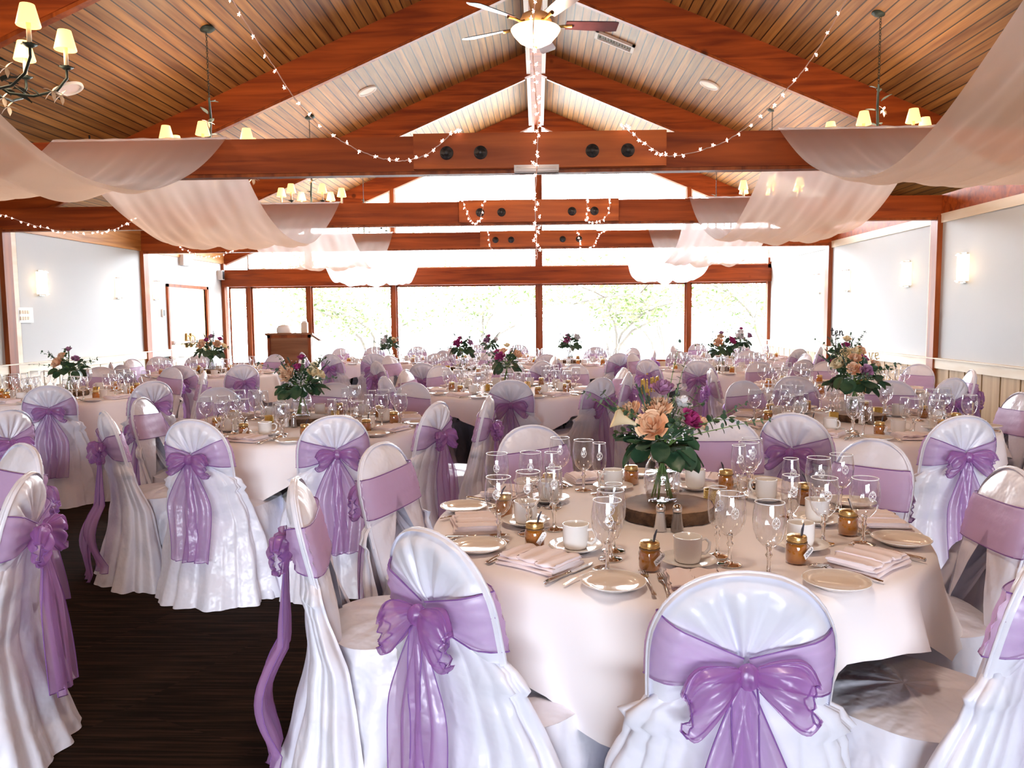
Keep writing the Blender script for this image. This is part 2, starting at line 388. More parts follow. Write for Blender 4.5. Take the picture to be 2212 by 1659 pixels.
# tie beams with bolted splice blocks
def bolt(parent, x, z, y):
    b = MB().xf(Matrix.Identity(4))
    R = Matrix.Translation((x, y, z)) @ Matrix.Rotation(PI/2, 4, 'X')
    b.lathe([(0, .030), (.020, .030), (.022, .024), (.022, .014), (.036, .014), (.040, .009), (.056, .009), (.058, 0)], 20)
    for a in range(4): b.box((.046*cos(a*PI/2+.5), .046*sin(a*PI/2+.5), .010), (.010, .022, .016), Matrix.Rotation(a*PI/2+.5, 3, 'Z'))
    b.xf(R).obj('bolt_plate', M['blackiron'], parent)
for k in (1, 2, 3):
    y = BAYS[k]
    t = struct(MB().box2(WL, XR+.5, y, y+.13, 2.673, 2.966).obj('tie_beam', M['beamx'], smooth=False))
    MB().box2(-1.05, 1.10, y-.055, y, 2.68, 2.975).obj('splice_block', M['splice'], t, smooth=False)
    MB().box2(WL, XR, y+.01, y+.12, 2.645, 2.673).obj('edge_strip', M['beamz'], t, smooth=False)
    for x in (-.765, -.475, .475, .775): bolt(t, x, 2.81, y-.055)
struct(MB().box2(WL, XR+.5, BAYS[0], BAYS[0]+.13, 2.673, 2.966).obj('tie_beam', M['beamx'], smooth=False))
# left wall: plaster panels, posts, fascia, rail and painted boards
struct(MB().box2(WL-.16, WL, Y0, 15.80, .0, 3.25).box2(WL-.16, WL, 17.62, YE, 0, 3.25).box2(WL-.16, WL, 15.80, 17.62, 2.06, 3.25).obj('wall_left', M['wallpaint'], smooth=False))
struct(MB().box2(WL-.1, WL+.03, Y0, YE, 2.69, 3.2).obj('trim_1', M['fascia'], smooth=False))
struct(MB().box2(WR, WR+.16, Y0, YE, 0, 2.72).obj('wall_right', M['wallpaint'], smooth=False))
struct(MB().box2(WR-.025, WR+.1, Y0, YE, 2.60, 2.72).obj('trim_2', M['creampaint'], smooth=False))
struct(MB().box2(WR-.02, WR+.18, Y0, YE, 2.72, 2.97).obj('partition_header', M['beamx'], smooth=False))
struct(MB().box2(XR, XR+.15, Y0, YE, 0, 3.2).obj('wall_right_outer', M['panelwood'], smooth=False))
for k, y in enumerate(BAYS):
    for X, s in ((WL, 1), (WR, -1)):
        yy = y if k < 4 else YE-.12
        top = 2.70
        struct(MB().box2(min(X, X+s*.07), max(X, X+s*.07), yy-.01, yy+.17, .0, top).obj('post', M['beamz'], smooth=False))
        if k < 4:
            struct(MB().box2(min(X, X+s*.03), max(X, X+s*.03), yy+.17, yy+.33 if s > 0 else yy+.27, .79, 2.69).obj('post_trim', M['creampaint'], smooth=False))
            struct(MB().box2(min(X, X+s*.012), max(X, X+s*.012), yy+.33 if s > 0 else yy+.27, yy+.36 if s > 0 else yy+.30, .79, 2.69).obj('post_reveal', M['blackgap'], smooth=False))
for X, s, end, nm in ((WL, 1, 15.72, 'left'), (WR, -1, YE, 'right')):
    a, b = sorted((X, X+s*.05))
    struct(MB().box2(a, b, Y0, end, .66, .785).box2(min(X, X+s*.075), max(X, X+s*.075), Y0, end, .785, .80).obj('chair_rail', M['creampaint'], smooth=False))
    m = MB(); y = Y0
    while y < end-.4:
        m.box2(min(X, X+s*.022), max(X, X+s*.022), y+.012, y+.37, .0, .66); y += .385
    w = struct(m.obj('wainscot', M['creampaint'] if nm == 'left' else M['panelwood'], smooth=False))
    g = MB().box2(min(X, X+s*.006), max(X, X+s*.006), Y0, end, 0, .66).obj('wainscot_gap', M['blackgap'], w, smooth=False)
# double door with panic bars
d = struct(MB().box2(WL-.05, WL+.04, 15.74, 15.80, 0, 2.12).box2(WL-.05, WL+.04, 17.62, 17.72, 0, 2.12).box2(WL-.05, WL+.04, 15.74, 17.72, 2.06, 2.12).obj('door_1', M['beamz'], smooth=False))
for y0, y1 in ((15.81, 16.70), (16.715, 17.61)):
    lf = MB().box2(WL-.07, WL-.02, y0, y1, .01, 2.05).obj('door_leaf', M['doorm'], d, smooth=False)
    MB().tube([(WL+.06, y0+.08, .92), (WL+.06, y1-.08, .92)], .022, 10).box2(WL-.02, WL+.07, y0+.05, y0+.12, .88, .96).box2(WL-.02, WL+.07, y1-.12, y1-.05, .88, .96).obj('push_bar', M['whitepaint'], lf)
    yc = y1-.1 if y0 < 16 else y0+.1
    MB().box2(WL-.02, WL+.012, yc-.04, yc+.04, .80, 1.10).tube([(WL+.02, yc, .84), (WL+.075, yc, .88), (WL+.075, yc, 1.02), (WL+.02, yc, 1.06)], .013, 8).obj('door_handle', M['brass'], lf)
# end wall: sill, mullions, header, window panes
MX = [-7.42, -6.88, -5.43, -3.40, .04, 3.54, 5.47]
struct(MB().box2(WL-.1, XR, YE, YE+.14, 0, .30).obj('wall_end', M['creampaint'], smooth=False))
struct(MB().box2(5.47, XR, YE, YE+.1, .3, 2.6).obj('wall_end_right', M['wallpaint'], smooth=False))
struct(MB().box2(WL+.02, 5.45, YE-.18, YE+.12, 2.151, 2.46).box2(WL+.02, 5.45, YE-.13, YE+.12, 2.46, 2.546).obj('window_header', M['beamx'], smooth=False))
for i, x in enumerate(MX[1:6]):
    wv = .075 if i == 3 else .045
    struct(MB().box2(x-wv, x+wv, YE-.02, YE+.12, .28, 2.16).obj('mullion', M['beamz'], smooth=False))
    if i: struct(MB().box2(x-wv, x+wv, YE, YE+.10, 2.54, zraf(x)+.02).obj('gable_mullion', M['beamz'], smooth=False))
n = 0
for i in range(6):
    n += 1; x0, x1 = MX[i]+.05, MX[i+1]-.05
    fr = MB()
    for a, b, c, e in ((x0, x1, .30, .345), (x0, x1, 2.11, 2.15), (x0, x0+.035, .30, 2.15), (x1-.035, x1, .30, 2.15)): fr.box2(a, b, YE+.03, YE+.08, c, e)
    w = struct(fr.obj('window_%d' % n, M['beamz'], smooth=False))
    MB().poly([(x0, YE+.055, .33), (x1, YE+.055, .33), (x1, YE+.055, 2.13), (x0, YE+.055, 2.13)]).obj('pane', M['pane'], w, smooth=False)
for i in range(1, 6):
    n += 1; x0, x1 = MX[i]+.05 if i > 1 else -6.9, MX[i+1]-.05
    fr = MB().box2(x0, x1, YE+.03, YE+.08, 2.546, 2.58)
    for s in (0, 1):
        a = [x0, x1-.035][s]; fr.prism([(a, 2.55), (a+.035, 2.55), (a+.035, zraf(a+.035)), (a, zraf(a))], 'y', YE+.03, YE+.08)
    w = struct(fr.obj('window_%d' % n, M['whitepaint'], smooth=False))
    MB().poly([(x0, YE+.055, 2.56), (x1, YE+.055, 2.56), (x1, YE+.055, zraf(x1)), (x0, YE+.055, zraf(x0))] if i != 3 else
              [(x0, YE+.055, 2.56), (x1, YE+.055, 2.56), (x1, YE+.055, zraf(x1)), (x0, YE+.055, zraf(x0))]).obj('pane', M['pane'], w, smooth=False)
# unseen rear wall, added with an opening sized to let in daylight
for x in (-7.4, -2.65, .2, 3.05, 7.4):
    struct(MB().box2(x-.08, x+.08, Y0-.1, Y0+.05, 0, 3.0).obj('added_rear_post', M['beamz'], smooth=False))
struct(MB().box2(WL, XR, Y0-.1, Y0+.05, 2.95, 3.2).obj('added_rear_header', M['beamx'], smooth=False))
struct(MB().box2(WL-.1, -3.4, Y0-.08, Y0, 0, 2.95).box2(3.9, XR, Y0-.08, Y0, 0, 2.95).box2(-3.4, 3.9, Y0-.08, Y0, 2.0, 2.95).box2(-3.4, -2.6, Y0-.08, Y0, 0, 2.0).box2(3.0, 3.9, Y0-.08, Y0, 0, 2.0).obj('added_rear_wall_sides', M['whitepaint'], smooth=False))
struct(MB().prism([(WL-.4, 3.2), (XR+.4, 3.2), (0, zroof(0)+.05)], 'y', Y0-.08, Y0).obj('added_rear_wall', M['panelwood'], smooth=False))

# ---------------------------------------------------------------- garden beyond the glass
def tree(loc, h, sp, seed, nl, label, leafsize=.10, low=.35):
    R = random.Random(seed); t = thing('garden_tree', label, 'tree', loc, 0, 'trees beyond the windows')
    m = MB(); tips = []
    for b in range(R.randint(3, 4)):
        a = R.uniform(0, 2*PI); p = Vector((R.uniform(-.2, .2), R.uniform(-.2, .2), 0)); pts = [p.copy()]; d = Vector((cos(a)*.35, sin(a)*.35, 1))
        for i in range(7):
            p = p+d*h/8; d += Vector((R.uniform(-.45, .45)+cos(a)*.18, R.uniform(-.45, .45)+sin(a)*.18, R.uniform(-.3, .1))); d.z = max(d.z, .2); pts.append(p.copy())
            if i >= 2:
                q = p.copy(); e = Vector((R.uniform(-1, 1), R.uniform(-1, 1), R.uniform(0, .6))); br = [q.copy()]
                for j in range(4):
                    q = q+e*sp*.16; e += Vector((R.uniform(-.4, .4), R.uniform(-.4, .4), R.uniform(-.2, .4))); br.append(q.copy())
                tips += br[1:]; m.tube(br, [.022, .017, .013, .009, .005], 5)
        m.tube(pts, [.06-.0065*i for i in range(8)], 7); tips += pts[4:]
    m.obj('trunk', M['trunk'], t)
    lv = MB()
    for i in range(nl):
        c = R.choice(tips)+Vector((R.gauss(0, .36), R.gauss(0, .36), R.gauss(0, .28)))
        u = Vector((R.uniform(-1, 1), R.uniform(-1, 1), R.uniform(-.6, .6))).normalized(); v = u.orthogonal().normalized(); v = (v*cos(i)+u.cross(v)*sin(i))
        L_ = leafsize*R.uniform(.7, 1.4); w = L_*.35
        lv.poly([c-u*L_, c+v*w-u*L_*.2, c+u*L_, c-v*w-u*L_*.2])
    lv.obj('leaves', M['treeleaf'], t, smooth=False)
    return t
tree((6.7, 22.6, 0), 3.6, 2.2, 3, 3600, 'gnarled garden tree behind the rightmost lower window', .075)
tree((2.2, 24.5, 0), 3.8, 2.6, 11, 3600, 'garden tree just right of the middle mullion', .085)
tree((-1.6, 24.0, 0), 3.7, 2.2, 7, 2800, 'thin garden tree just left of the middle mullion', .08)
tree((-4.9, 23.5, 0), 3.5, 2.0, 19, 3200, 'garden tree behind the window right of the lectern', .08)
tree((-7.4, 24.5, 0), 3.6, 2.2, 23, 2200, 'sparse garden tree behind the window left of the lectern', .08)
tree((4.2, 27.0, 0), 3.8, 2.4, 29, 2800, 'far garden tree behind the window left of the right mullion', .09)

# ---------------------------------------------------------------- ceiling fittings
def on_roof(x, y, dz=0): return (x, y, zroof(x)+dz)
def roof_rot(x): return math.atan(SL) * (-1 if x > 0 else 1)
for x, y, lb in ((-2.75, 13.12, 'white recessed downlight in the left roof slope'), (2.78, 13.09, 'white recessed downlight in the right roof slope'),
                 (-5.27, 8.99, 'round blush ceiling speaker behind the nearest left chandelier')):
    r = .16 if y > 10 else .15
    t = thing('recessed_light' if y > 10 else 'ceiling_speaker', lb, 'ceiling light' if y > 10 else 'speaker', on_roof(x, y, 0))
    t.rotation_euler = (0, -roof_rot(x) if False else (math.atan(SL) if x > 0 else -math.atan(SL)), 0)
    MB().lathe([(r, .005), (r, -.02), (r-.02, -.028), (r-.035, -.02), (r-.04, .002)], 28).obj('trim_ring', M['whitepaint'], t)
    MB().lathe([(0, -.012), (r-.035, -.012)], 28).obj('lens', M['plastic'] if y > 10 else M['napkin'], t)
v = thing('ceiling_vent', 'pale rectangular air vent in the right roof slope near the ridge', 'vent', on_roof(1.25, 12.9, -.01)); v.rotation_euler = (0, math.atan(SL), 0)
m = MB()
for a, b, c, e in ((-.33, .33, -.15, -.11), (-.33, .33, .11, .15), (-.33, -.28, -.15, .15), (.28, .33, -.15, .15)): m.box2(a, b, c, e, -.03, .01)
m.obj('frame', M['whitepaint'], v, smooth=False)
m = MB()
for i in range(12): m.box((-.26+i*.047, 0, -.008), (.006, .22, .03), Matrix.Rotation(.6, 3, 'Y'))
m.box2(-.3, .3, -.12, .12, .006, .012).obj('grille', plain('grey_grille', (.30, .30, .27), .6), v, smooth=False)
bx = thing('beam_light_fixture', 'slim white light fixture under the nearest cross beam', 'light fixture', (.0, 6.86, 2.66))
MB().box2(-.19, .19, -.05, .09, -.015, .035).obj('housing', M['whitepaint'], bx, smooth=False)
MB().tube([(-.17, -.052, .01), (.17, -.052, .01)], .012, 8).obj('tube_lamp', M['plastic'], bx)

# ceiling fan
fan = thing('ceiling_fan', 'brass ceiling fan with dark blades and a lit bowl under the ridge', 'ceiling fan', (0, 8.0, 4.17))
MB().tube([(0, 0, .30), (0, 0, 1.65)], .018, 10).obj('downrod', M['brass'], fan)
MB().lathe([(.02, 1.64), (.08, 1.60), (.09, 1.66), (.0, 1.66)], 20).obj('canopy', M['brass'], fan)
MB().lathe([(.02, .62), (.10, .58), (.085, .40), (.05, .22), (.13, .18), (.16, .12), (.15, .06), (.10, .02), (0, .02)], 24).obj('motor', M['amber'], fan)
MB().lathe([(.0, -.12), (.08, -.11), (.16, -.07), (.22, -.005), (.245, .04), (.235, .05)], 32).obj('light_bowl', M['bowl'], fan)
MB().lathe([(.0, -.15), (.014, -.14), (.018, -.12), (.0, -.11)], 12).obj('finial', M['brass'], fan)
for k in range(5):
    a = math.radians(8+72*k)
    b = MB()
    def bl(u, w):
        r = .30+.52*u; hw = (.055+.03*u)*(1 if u < .93 else (1-(u-.93)/.07*.25)); s = (w-.5)*2
        return (r, s*hw, .09-s*.018)
    b.grid(bl, 10, 4); k0 = len(b.v); b.grid(lambda u, w: (lambda p: (p[0], p[1], p[2]+.008))(bl(u, 1-w)), 10, 4)
    b.xf(Matrix.Rotation(a, 4, 'Z')); bo = b.obj('fan_blade', M['fanblade'], fan)
    MB().tube([(.12, 0, .10), (.20, .0, .075), (.27, 0, .082), (.36, 0, .085)], [.018, .012, .014, .02], 8).xf(Matrix.Rotation(a, 4, 'Z')).obj('blade_iron', M['brass'], bo)
point('fan_lamp', (0, 8.0, 3.95), 90, (1, .78, .58), .12)
dup(fan, (0, 1.6, 4.17), .5, 'unseen second ceiling fan with a lit bowl, added for overhead light'); point('fan_lamp', (0, 1.6, 3.95), 120, (1, .80, .62), .2)  # unseen copy and its lamp, added to light the front table from above

# chandeliers: verdigris iron with leaves, flowers and shaded candles
def leaf_card(m, p, d, L_, w, mat=0, curl=.15):
    d = Vector(d).normalized(); s = d.cross(Vector((0, 0, 1)));  s = s.normalized() if s.length > .01 else Vector((1, 0, 0)); n = s.cross(d)
    def fn(u, v):
        ww = w*math.sin(PI*min(1, u**.8))*(v-.5)*2
        return Vector(p)+d*(L_*u)+s*ww+n*(-curl*L_*u*u+abs(v-.5)*w*.5)
    m.grid(fn, 6, 2, mat=mat)
def star_flower(m, p, r, mat=0):
    p = Vector(p)
    for k in range(5):
        a = 2*PI*k/5; d = Vector((cos(a), sin(a)*.4, sin(a)))
        leaf_card(m, p, d, r, r*.22, mat, .3)
def chandelier(name):
    t = thing(name, '', 'chandelier', (0, 0, 0), 0, 'shaded iron chandeliers')
    MB().lathe([(0, 0), (.09, 0), (.095, -.02), (.06, -.05), (.02, -.06), (0, -.06)], 20).obj('canopy', M['iron'], t)
    m = MB()
    for i in range(24):
        z = -.07-i*.03
        m.tube([(.009*cos(q)*(1 if i % 2 else .3), .009*cos(q)*(.3 if i % 2 else 1), z+.019*sin(q)) for q in [j*PI/4 for j in range(8)]], .003, 5, closed=True)
    m.obj('chain', M['iron'], t)
    m = MB().tube([(0, 0, -.78), (.01, 0, -1.0), (-.01, .0, -1.25), (0, 0, -1.62)], [.012, .014, .016, .02], 8)
    m.lathe([(0, -1.70), (.03, -1.67), (.04, -1.62), (.02, -1.57), (0, -1.56)], 12).obj('column', M['iron'], t)
    R = random.Random(5)
    for k in range(6):
        a = 2*PI*k/6+.35; c, s = cos(a), sin(a)
        pts = [(0, 0, -1.58), (.12*c, .12*s, -1.66), (.27*c, .27*s, -1.66), (.42*c, .42*s, -1.60), (.49*c, .49*s, -1.50), (.49*c, .49*s, -1.44)]
        arm = MB().tube(pts, .010, 7).obj('arm', M['iron'], t)
        q = (.49*c, .49*s)
        m = MB().lathe([(.0, -1.44), (.02, -1.44), (.05, -1.42), (.012, -1.43)], 12, (q[0], q[1], 0))
        for j in range(6): leaf_card(m, (q[0], q[1], -1.44), (cos(j*PI/3), sin(j*PI/3), .5), .06, .018)
        m.obj('drip_cup', M['iron'], arm)
        MB().lathe([(0, -1.43), (.016, -1.43), (.015, -1.24), (0, -1.24)], 12, (q[0], q[1], 0)).obj('candle_sleeve', M['candle'], arm)
        MB().lathe([(.075, -1.30), (.077, -1.295), (.045, -1.16), (.043, -1.16), (.07, -1.29)], 20, (q[0], q[1], 0)).obj('lamp_shade', M['shade'], t)
    m = MB()
    for i in range(34):
        a = R.uniform(0, 2*PI); r = R.choice([.02, .03, .15, .25, .35]); z = -1.62 if r > .1 else R.uniform(-1.5, -.8)
        leaf_card(m, (r*cos(a), r*sin(a), z), (cos(a+R.uniform(-1, 1)), sin(a+R.uniform(-1, 1)), R.uniform(-.5, .9)), R.uniform(.08, .13), .03)
    m.obj('iron_leaves', M['iron'], t)
    for i in range(7):
        a = R.uniform(0, 2*PI); r = R.choice([.04, .12, .3, .45]); m = MB()
        star_flower(m, (r*cos(a), r*sin(a)-.02, -1.62+R.uniform(-.08, .06) if r > .1 else R.uniform(-1.3, -.9)), .07)
        m.obj('tin_flower', M['creampaint'], t)
    return t
CHS = [(-3.86, 5.6, 'shaded iron chandelier at the top left corner, nearest the camera'), (-3.72, 9.1, 'chandelier with small lit shades above the left end of the nearest cross beam'),
       (-3.71, 13.1, 'chandelier hanging on the left between the nearest and second cross beams'), (-3.7, 17.0, 'farthest chandelier on the left, near the end window'),
       (3.77, 9.05, 'chandelier with small lit shades above the right end of the nearest cross beam'), (3.79, 13.1, 'chandelier glowing through the sheer drape on the right'),
       (3.78, 17.0, 'farthest chandelier on the right, near the end window'),
       (3.82, 5.4, 'unseen chandelier added for overhead light, beyond the right edge of view'), (-3.82, 1.4, 'unseen chandelier added for overhead light on the near left'), (3.82, 1.4, 'unseen chandelier added for overhead light on the near right')]  # last three and their lamps are unseen, added for more light overhead
pc = Pool(chandelier('chandelier'))
for i, (x, y, lb) in enumerate(CHS):
    z = zroof(x)-.0; ln = z-1.16-3.40-.0
    o = pc.put((x, y, 3.46+1.24), .4*i+(.26 if i == 0 else 0), lb)
    # a longer or shorter chain reaches the decking
    point('chandelier_lamp', (x, y, 3.42), 56, (1, .74, .52), .35)
# wall sconces
sc0 = thing('wall_sconce', '', 'wall sconce', (0, 0, 0), 0, 'opal wall sconces')
MB().grid(lambda u, v: ((.02+.075*math.sin(PI*u)**.35 if 0 < u < 1 else .0), -.085+.17*u, -.165+.33*v), 14, 4).box2(0, .09, -.08, .08, .160, .166).box2(0, .09, -.08, .08, -.166, -.160).obj('opal_shade', M['sconce'], sc0, smooth=False)
MB().box2(0, .025, -.06, .06, -.19, .19).box2(.0, .10, -.03, .03, -.18, -.168).box2(.0, .10, -.03, .03, .168, .18).obj('bracket', M['silver'], sc0, smooth=False)
ps = Pool(sc0)
for X, ys in ((WL, (11.7, 13.91, 15.28, 7.6)), (WR, (10.22, 11.75, 14.0, 15.4))):
    for y in ys:
        if y == 7.6: continue
        nm = {11.7: 'lit opal wall sconce left of the two on the wide left wall panel', 13.91: 'lit opal wall sconce right of the two on the wide left wall panel', 15.28: 'pale lit sconce beside the double doors',
              10.22: 'nearest and warmest lit sconce on the right wall, right of the dark post', 11.75: 'lit sconce just left of the wide dark post on the right wall', 14.0: 'lit sconce just right of the far post on the right wall', 15.4: 'faint sconce left of the far post on the right wall'}[y]
        ps.put((X, y, 1.97), 0 if X < 0 else PI, nm)
        point('sconce_lamp', (X+(.13 if X < 0 else -.13), y, 1.97), 4, (1, .76, .5), .06)
# small wall fittings
t = thing('exit_sign', 'white box sign mounted high above the double doors', 'sign', (WL, 16.6, 2.64))
MB().box2(0, .10, -.22, .22, -.11, .11).obj('housing', M['plastic'], t, smooth=False); MB().box2(.1, .104, -.2, .2, -.09, .09).obj('face', M['whitepaint'], t, smooth=False)
t = thing('wall_speaker', 'small grey speaker high beside the corner post at the end window', 'speaker', (WL, 18.4, 2.42))
MB().box2(0, .12, -.07, .07, -.11, .11).obj('cabinet', M['plastic'], t, smooth=False); MB().box2(.12, .125, -.055, .055, -.095, .095).obj('speaker_grille', M['blackiron'], t, smooth=False)
t = thing('thermostat', 'small dark wall control left of the double doors', 'thermostat', (WL, 15.55, 1.53))
MB().box2(0, .03, -.05, .05, -.08, .08).obj('backplate', M['plastic'], t, smooth=False); MB().box2(.03, .034, -.03, .04, -.06, .06).obj('display', M['black'], t, smooth=False)
t = thing('light_switch_panel', 'white switch panel low on the left wall near the cream post trim', 'switch panel', (WL, 11.28, 1.49))
MB().box2(0, .03, -.17, .17, -.11, .11).obj('plate', M['plastic'], t, smooth=False)
for i in range(4):
    for j in range(2): MB().box2(.03, .042, -.13+i*.055, -.09+i*.055, -.07+j*.09, -.02+j*.09).obj('switch', M['creampaint'], t, smooth=False)
t = thing('spotlight', 'dark spotlight with a bright edge under the left roof slope', 'spotlight', (-5.75, 10.2, 3.42))
MB().lathe([(0, .10), (.05, .10), (.06, .0), (.08, -.14), (.07, -.14), (.0, -.08)], 16).xf(Matrix.Rotation(.5, 4, 'Y')).obj('can', M['blackiron'], t)
MB().tube([(0, 0, .1), (0, 0, .36)], .012, 8).obj('stem', M['blackiron'], t); MB().tube([(.10, -.03, -.16), (.14, -.03, .02)], .008, 6).obj('edge', M['whitepaint'], t)

# ---------------------------------------------------------------- sheer swags over the beams
def swag(x0, x1, y0, y1, sag, seed, label):
    R = random.Random(seed); ph = [R.uniform(0, 6) for _ in range(6)]
    zt = 2.985
    def fn(u, v):
        x = x0+(x1-x0)*u; w = 4*v*(1-v)
        edge = abs(u-.5)*2
        s = sag*(1-.10*(1-edge)**1.5*0)
        z = zt-s*w-.05*w*(1-edge*edge)+.02*w*sin(9*u*2+ph[0])+.012*w*sin(23*u+ph[1]+5*v)+.012*sin(31*u+9*v+ph[2])*w+.007*sin(70*u+16*v+ph[4])*w+.006*sin(47*u-21*v+ph[5])*w
        y = y0+(y1-y0)*v+.03*w*sin(14*u+ph[3])
        x += .05*w*sin(3*PI*v+ph[4])*(u-.5)+.03*w*(.5-u)
        if v < .012: z = 2.975
        return (x, y, z)
    n = MB().grid(fn, 90, 48)
    n.grid(lambda u, v: (x0+(x1-x0)*u, y1+.0+.13*v, zt+.003+.004*sin(40*u)), 40, 1)
    o = n.obj('voile_swag', M['drape'])
    return tag(o, label, 'drape', 'sheer swags between the beams')
nm = ['slung from the photographer to the nearest beam', 'between the nearest and second beams', 'between the second and third beams', 'between the third beam and the end window']
for s, (x0, x1) in (('left', (-4.22, -2.68)), ('right', (2.05, 3.38))):
    for k in range(4):
        y1 = BAYS[k+1] if k < 3 else YE-.2
        swag(x0, x1, BAYS[k]+.13, y1, [.70, .72, .74, .86][k], k+(9 if s == 'right' else 0), 'sheer white swag on the %s, %s' % (s, nm[k]))

# ---------------------------------------------------------------- star light strands
star_me = None
def star_mesh():
    m = MB(); r, q = .022, .009
    for zz in (.012, -.004):
        o = len(m.v); m.v.append((0, zz, 0))
        for k in range(10):
            a = PI*k/5+PI/2; rr = r if k % 2 == 0 else q; m.v.append((rr*cos(a), 0, rr*sin(a)))
        for k in range(10): m.f.append((o, o+1+k, o+1+(k+1) % 10)); m.m.append(0)
    m.tube([(0, 0, .004), (0, .004, .03)], [.007, .004], 6)
    return m.mesh('star_bulb', M['star'], False)
SM = star_mesh()
def strand(pts, n, label, seed, sc=1.0, twist=.02):
    R = random.Random(seed); pts = [Vector(p) for p in pts]
    # resample with catmull-rom
    P = []
    for i in range(len(pts)-1):
        a, b, c, d = pts[max(i-1, 0)], pts[i], pts[i+1], pts[min(i+2, len(pts)-1)]
        for j in range(14):
            t = j/14; P.append(.5*((2*b)+(-a+c)*t+(2*a-5*b+4*c-d)*t*t+(-a+3*b-3*c+d)*t**3))
    P.append(pts[-1])
    o = tag(MB().tube([p+Vector((R.uniform(-1, 1)*.004, R.uniform(-1, 1)*.004, R.uniform(-1, 1)*.004)) for p in P], .0045*sc, 5).obj('star_light_strand', M['cord']), label, 'string lights')
    for i in range(n):
        f = (i+.5)/n*(len(P)-1); k = int(f); p = P[k].lerp(P[min(k+1, len(P)-1)], f-k)
        b = bpy.data.objects.new('star_bulb', SM); COL.objects.link(b); b.parent = o
        b.location = p+Vector((R.uniform(-1, 1)*twist, -.012-R.random()*.02, R.uniform(-1.2, .5)*twist)); b.rotation_euler = (R.uniform(-.7, .7), R.uniform(-3, 3), R.uniform(-.7, .7)); b.scale = (sc*.8,)*3
    return o
def bpx(L_, Y):   # points given as (x, z) in the plane Y
    return [(x, Y, z) for x, z in L_]
strand([(-2.72, 6.78, 4.40), (-2.55, 6.78, 4.10), (-2.25, 6.78, 3.60), (-1.95, 6.78, 3.16), (-1.60, 6.78, 2.88), (-1.22, 6.76, 2.74), (-.95, 6.78, 2.78), (-.72, 6.78, 2.95), (-.66, 6.84, 3.0)], 27, 'star light strand swooping from the left rafter to the nearest beam', 1)
strand([(2.85, 6.78, 4.42), (2.62, 6.78, 4.1), (2.28, 6.78, 3.52), (1.95, 6.78, 3.14), (1.58, 6.78, 2.86), (1.15, 6.76, 2.74), (.98, 6.78, 2.80), (.78, 6.78, 2.95), (.72, 6.84, 3.02)], 31, 'star light strand swooping from the right rafter to the nearest beam', 2)
strand([(.0, 6.80, 5.70), (.01, 6.78, 4.6), (-.02, 6.77, 3.6), (.015, 6.77, 3.0), (-.01, 6.77, 2.4), (.0, 6.77, 1.9)], 66, 'dense star light strand hanging straight down the middle under the ridge', 3, 1.0, .035)
strand(bpx([(-7.35, 2.87), (-6.9, 2.72), (-6.45, 2.62), (-6.0, 2.60), (-5.7, 2.67), (-5.45, 2.78)], 10.72), 26, 'star light strand drooping below the second beam at the left wall', 4)
strand(bpx([(-6.75, 2.80), (-6.5, 2.66), (-6.25, 2.57), (-5.95, 2.58), (-5.7, 2.68), (-5.6, 2.78)], 14.745), 22, 'star light strand drooping below the third beam near the double doors', 5)
strand(bpx([(-1.0, 2.98), (-.93, 2.80), (-.84, 2.66), (-.76, 2.72), (-.70, 2.97)], 10.72), 16, 'short star light loop left of centre on the second beam', 6)
strand(bpx([(.66, 2.98), (.68, 2.80), (.66, 2.68), (.80, 2.66), (.95, 2.76), (.98, 2.98)], 10.72), 18, 'short star light loop right of centre on the second beam', 7)
strand(bpx([(-.90, 2.98), (-.86, 2.72), (-.83, 2.55)], 14.66), 8, 'short dangling star lights left of centre on the third beam', 8)
strand(bpx([(.72, 2.98), (.78, 2.78), (.80, 2.60), (1.0, 2.66), (1.12, 2.84), (1.25, 2.98)], 14.66), 24, 'bunched star lights right of centre on the third beam', 9)

# ---------------------------------------------------------------- lectern by the end window
lec = thing('lectern', 'dark wooden lectern standing before the end window', 'lectern', (-4.05, 13.05, 0))
MB().box2(-.36, .36, -.30, -.26, .05, 1.14).obj('front_panel', M['walnut'], lec, smooth=False)
m = MB()
for a, b, c, e in ((-.36, .36, 1.09, 1.14), (-.36, .36, .62, .67), (-.36, -.31, .62, 1.14), (.31, .36, .62, 1.14)): m.box2(a, b, -.325, -.30, c, e)
m.obj('moulding', M['beamz'], lec, smooth=False)
for x in (-.36, .33):
    MB().prism([(-.28, .05), (.30, .05), (.30, .62), (.16, 1.02), (-.28, 1.12)], 'x', x, x+.03).obj('side_panel', M['doorm'], lec, smooth=False)
MB().prism([(-.34, 1.14), (.22, 1.02), (.22, 1.05), (-.34, 1.17)], 'x', -.39, .39).obj('reading_top', M['walnut'], lec, smooth=False)
MB().box2(-.40, .40, -.34, .32, 0, .06).obj('base', M['walnut'], lec, smooth=False)
o = tag(MB().lathe([(0, .0), (.11, 0), (.125, .03), (.12, .10), (.09, .14), (0, .155)], 20, (-4.17, 12.88, 1.15)).obj('white_dome', M['plastic']), 'white domed box on top of the lectern', 'box')
o.name = 'domed_box'
o = thing('small_carton', 'small cream carton at the right end of the lectern top', 'carton', (-3.83, 12.88, 1.145))
MB().box2(-.05, .05, -.04, .04, 0, .19).obj('carton_body', M['creampaint'], o, smooth=False)
MB().box2(-.035, .035, -.03, .03, .19, .215).obj('lid', M['plastic'], o, smooth=False)
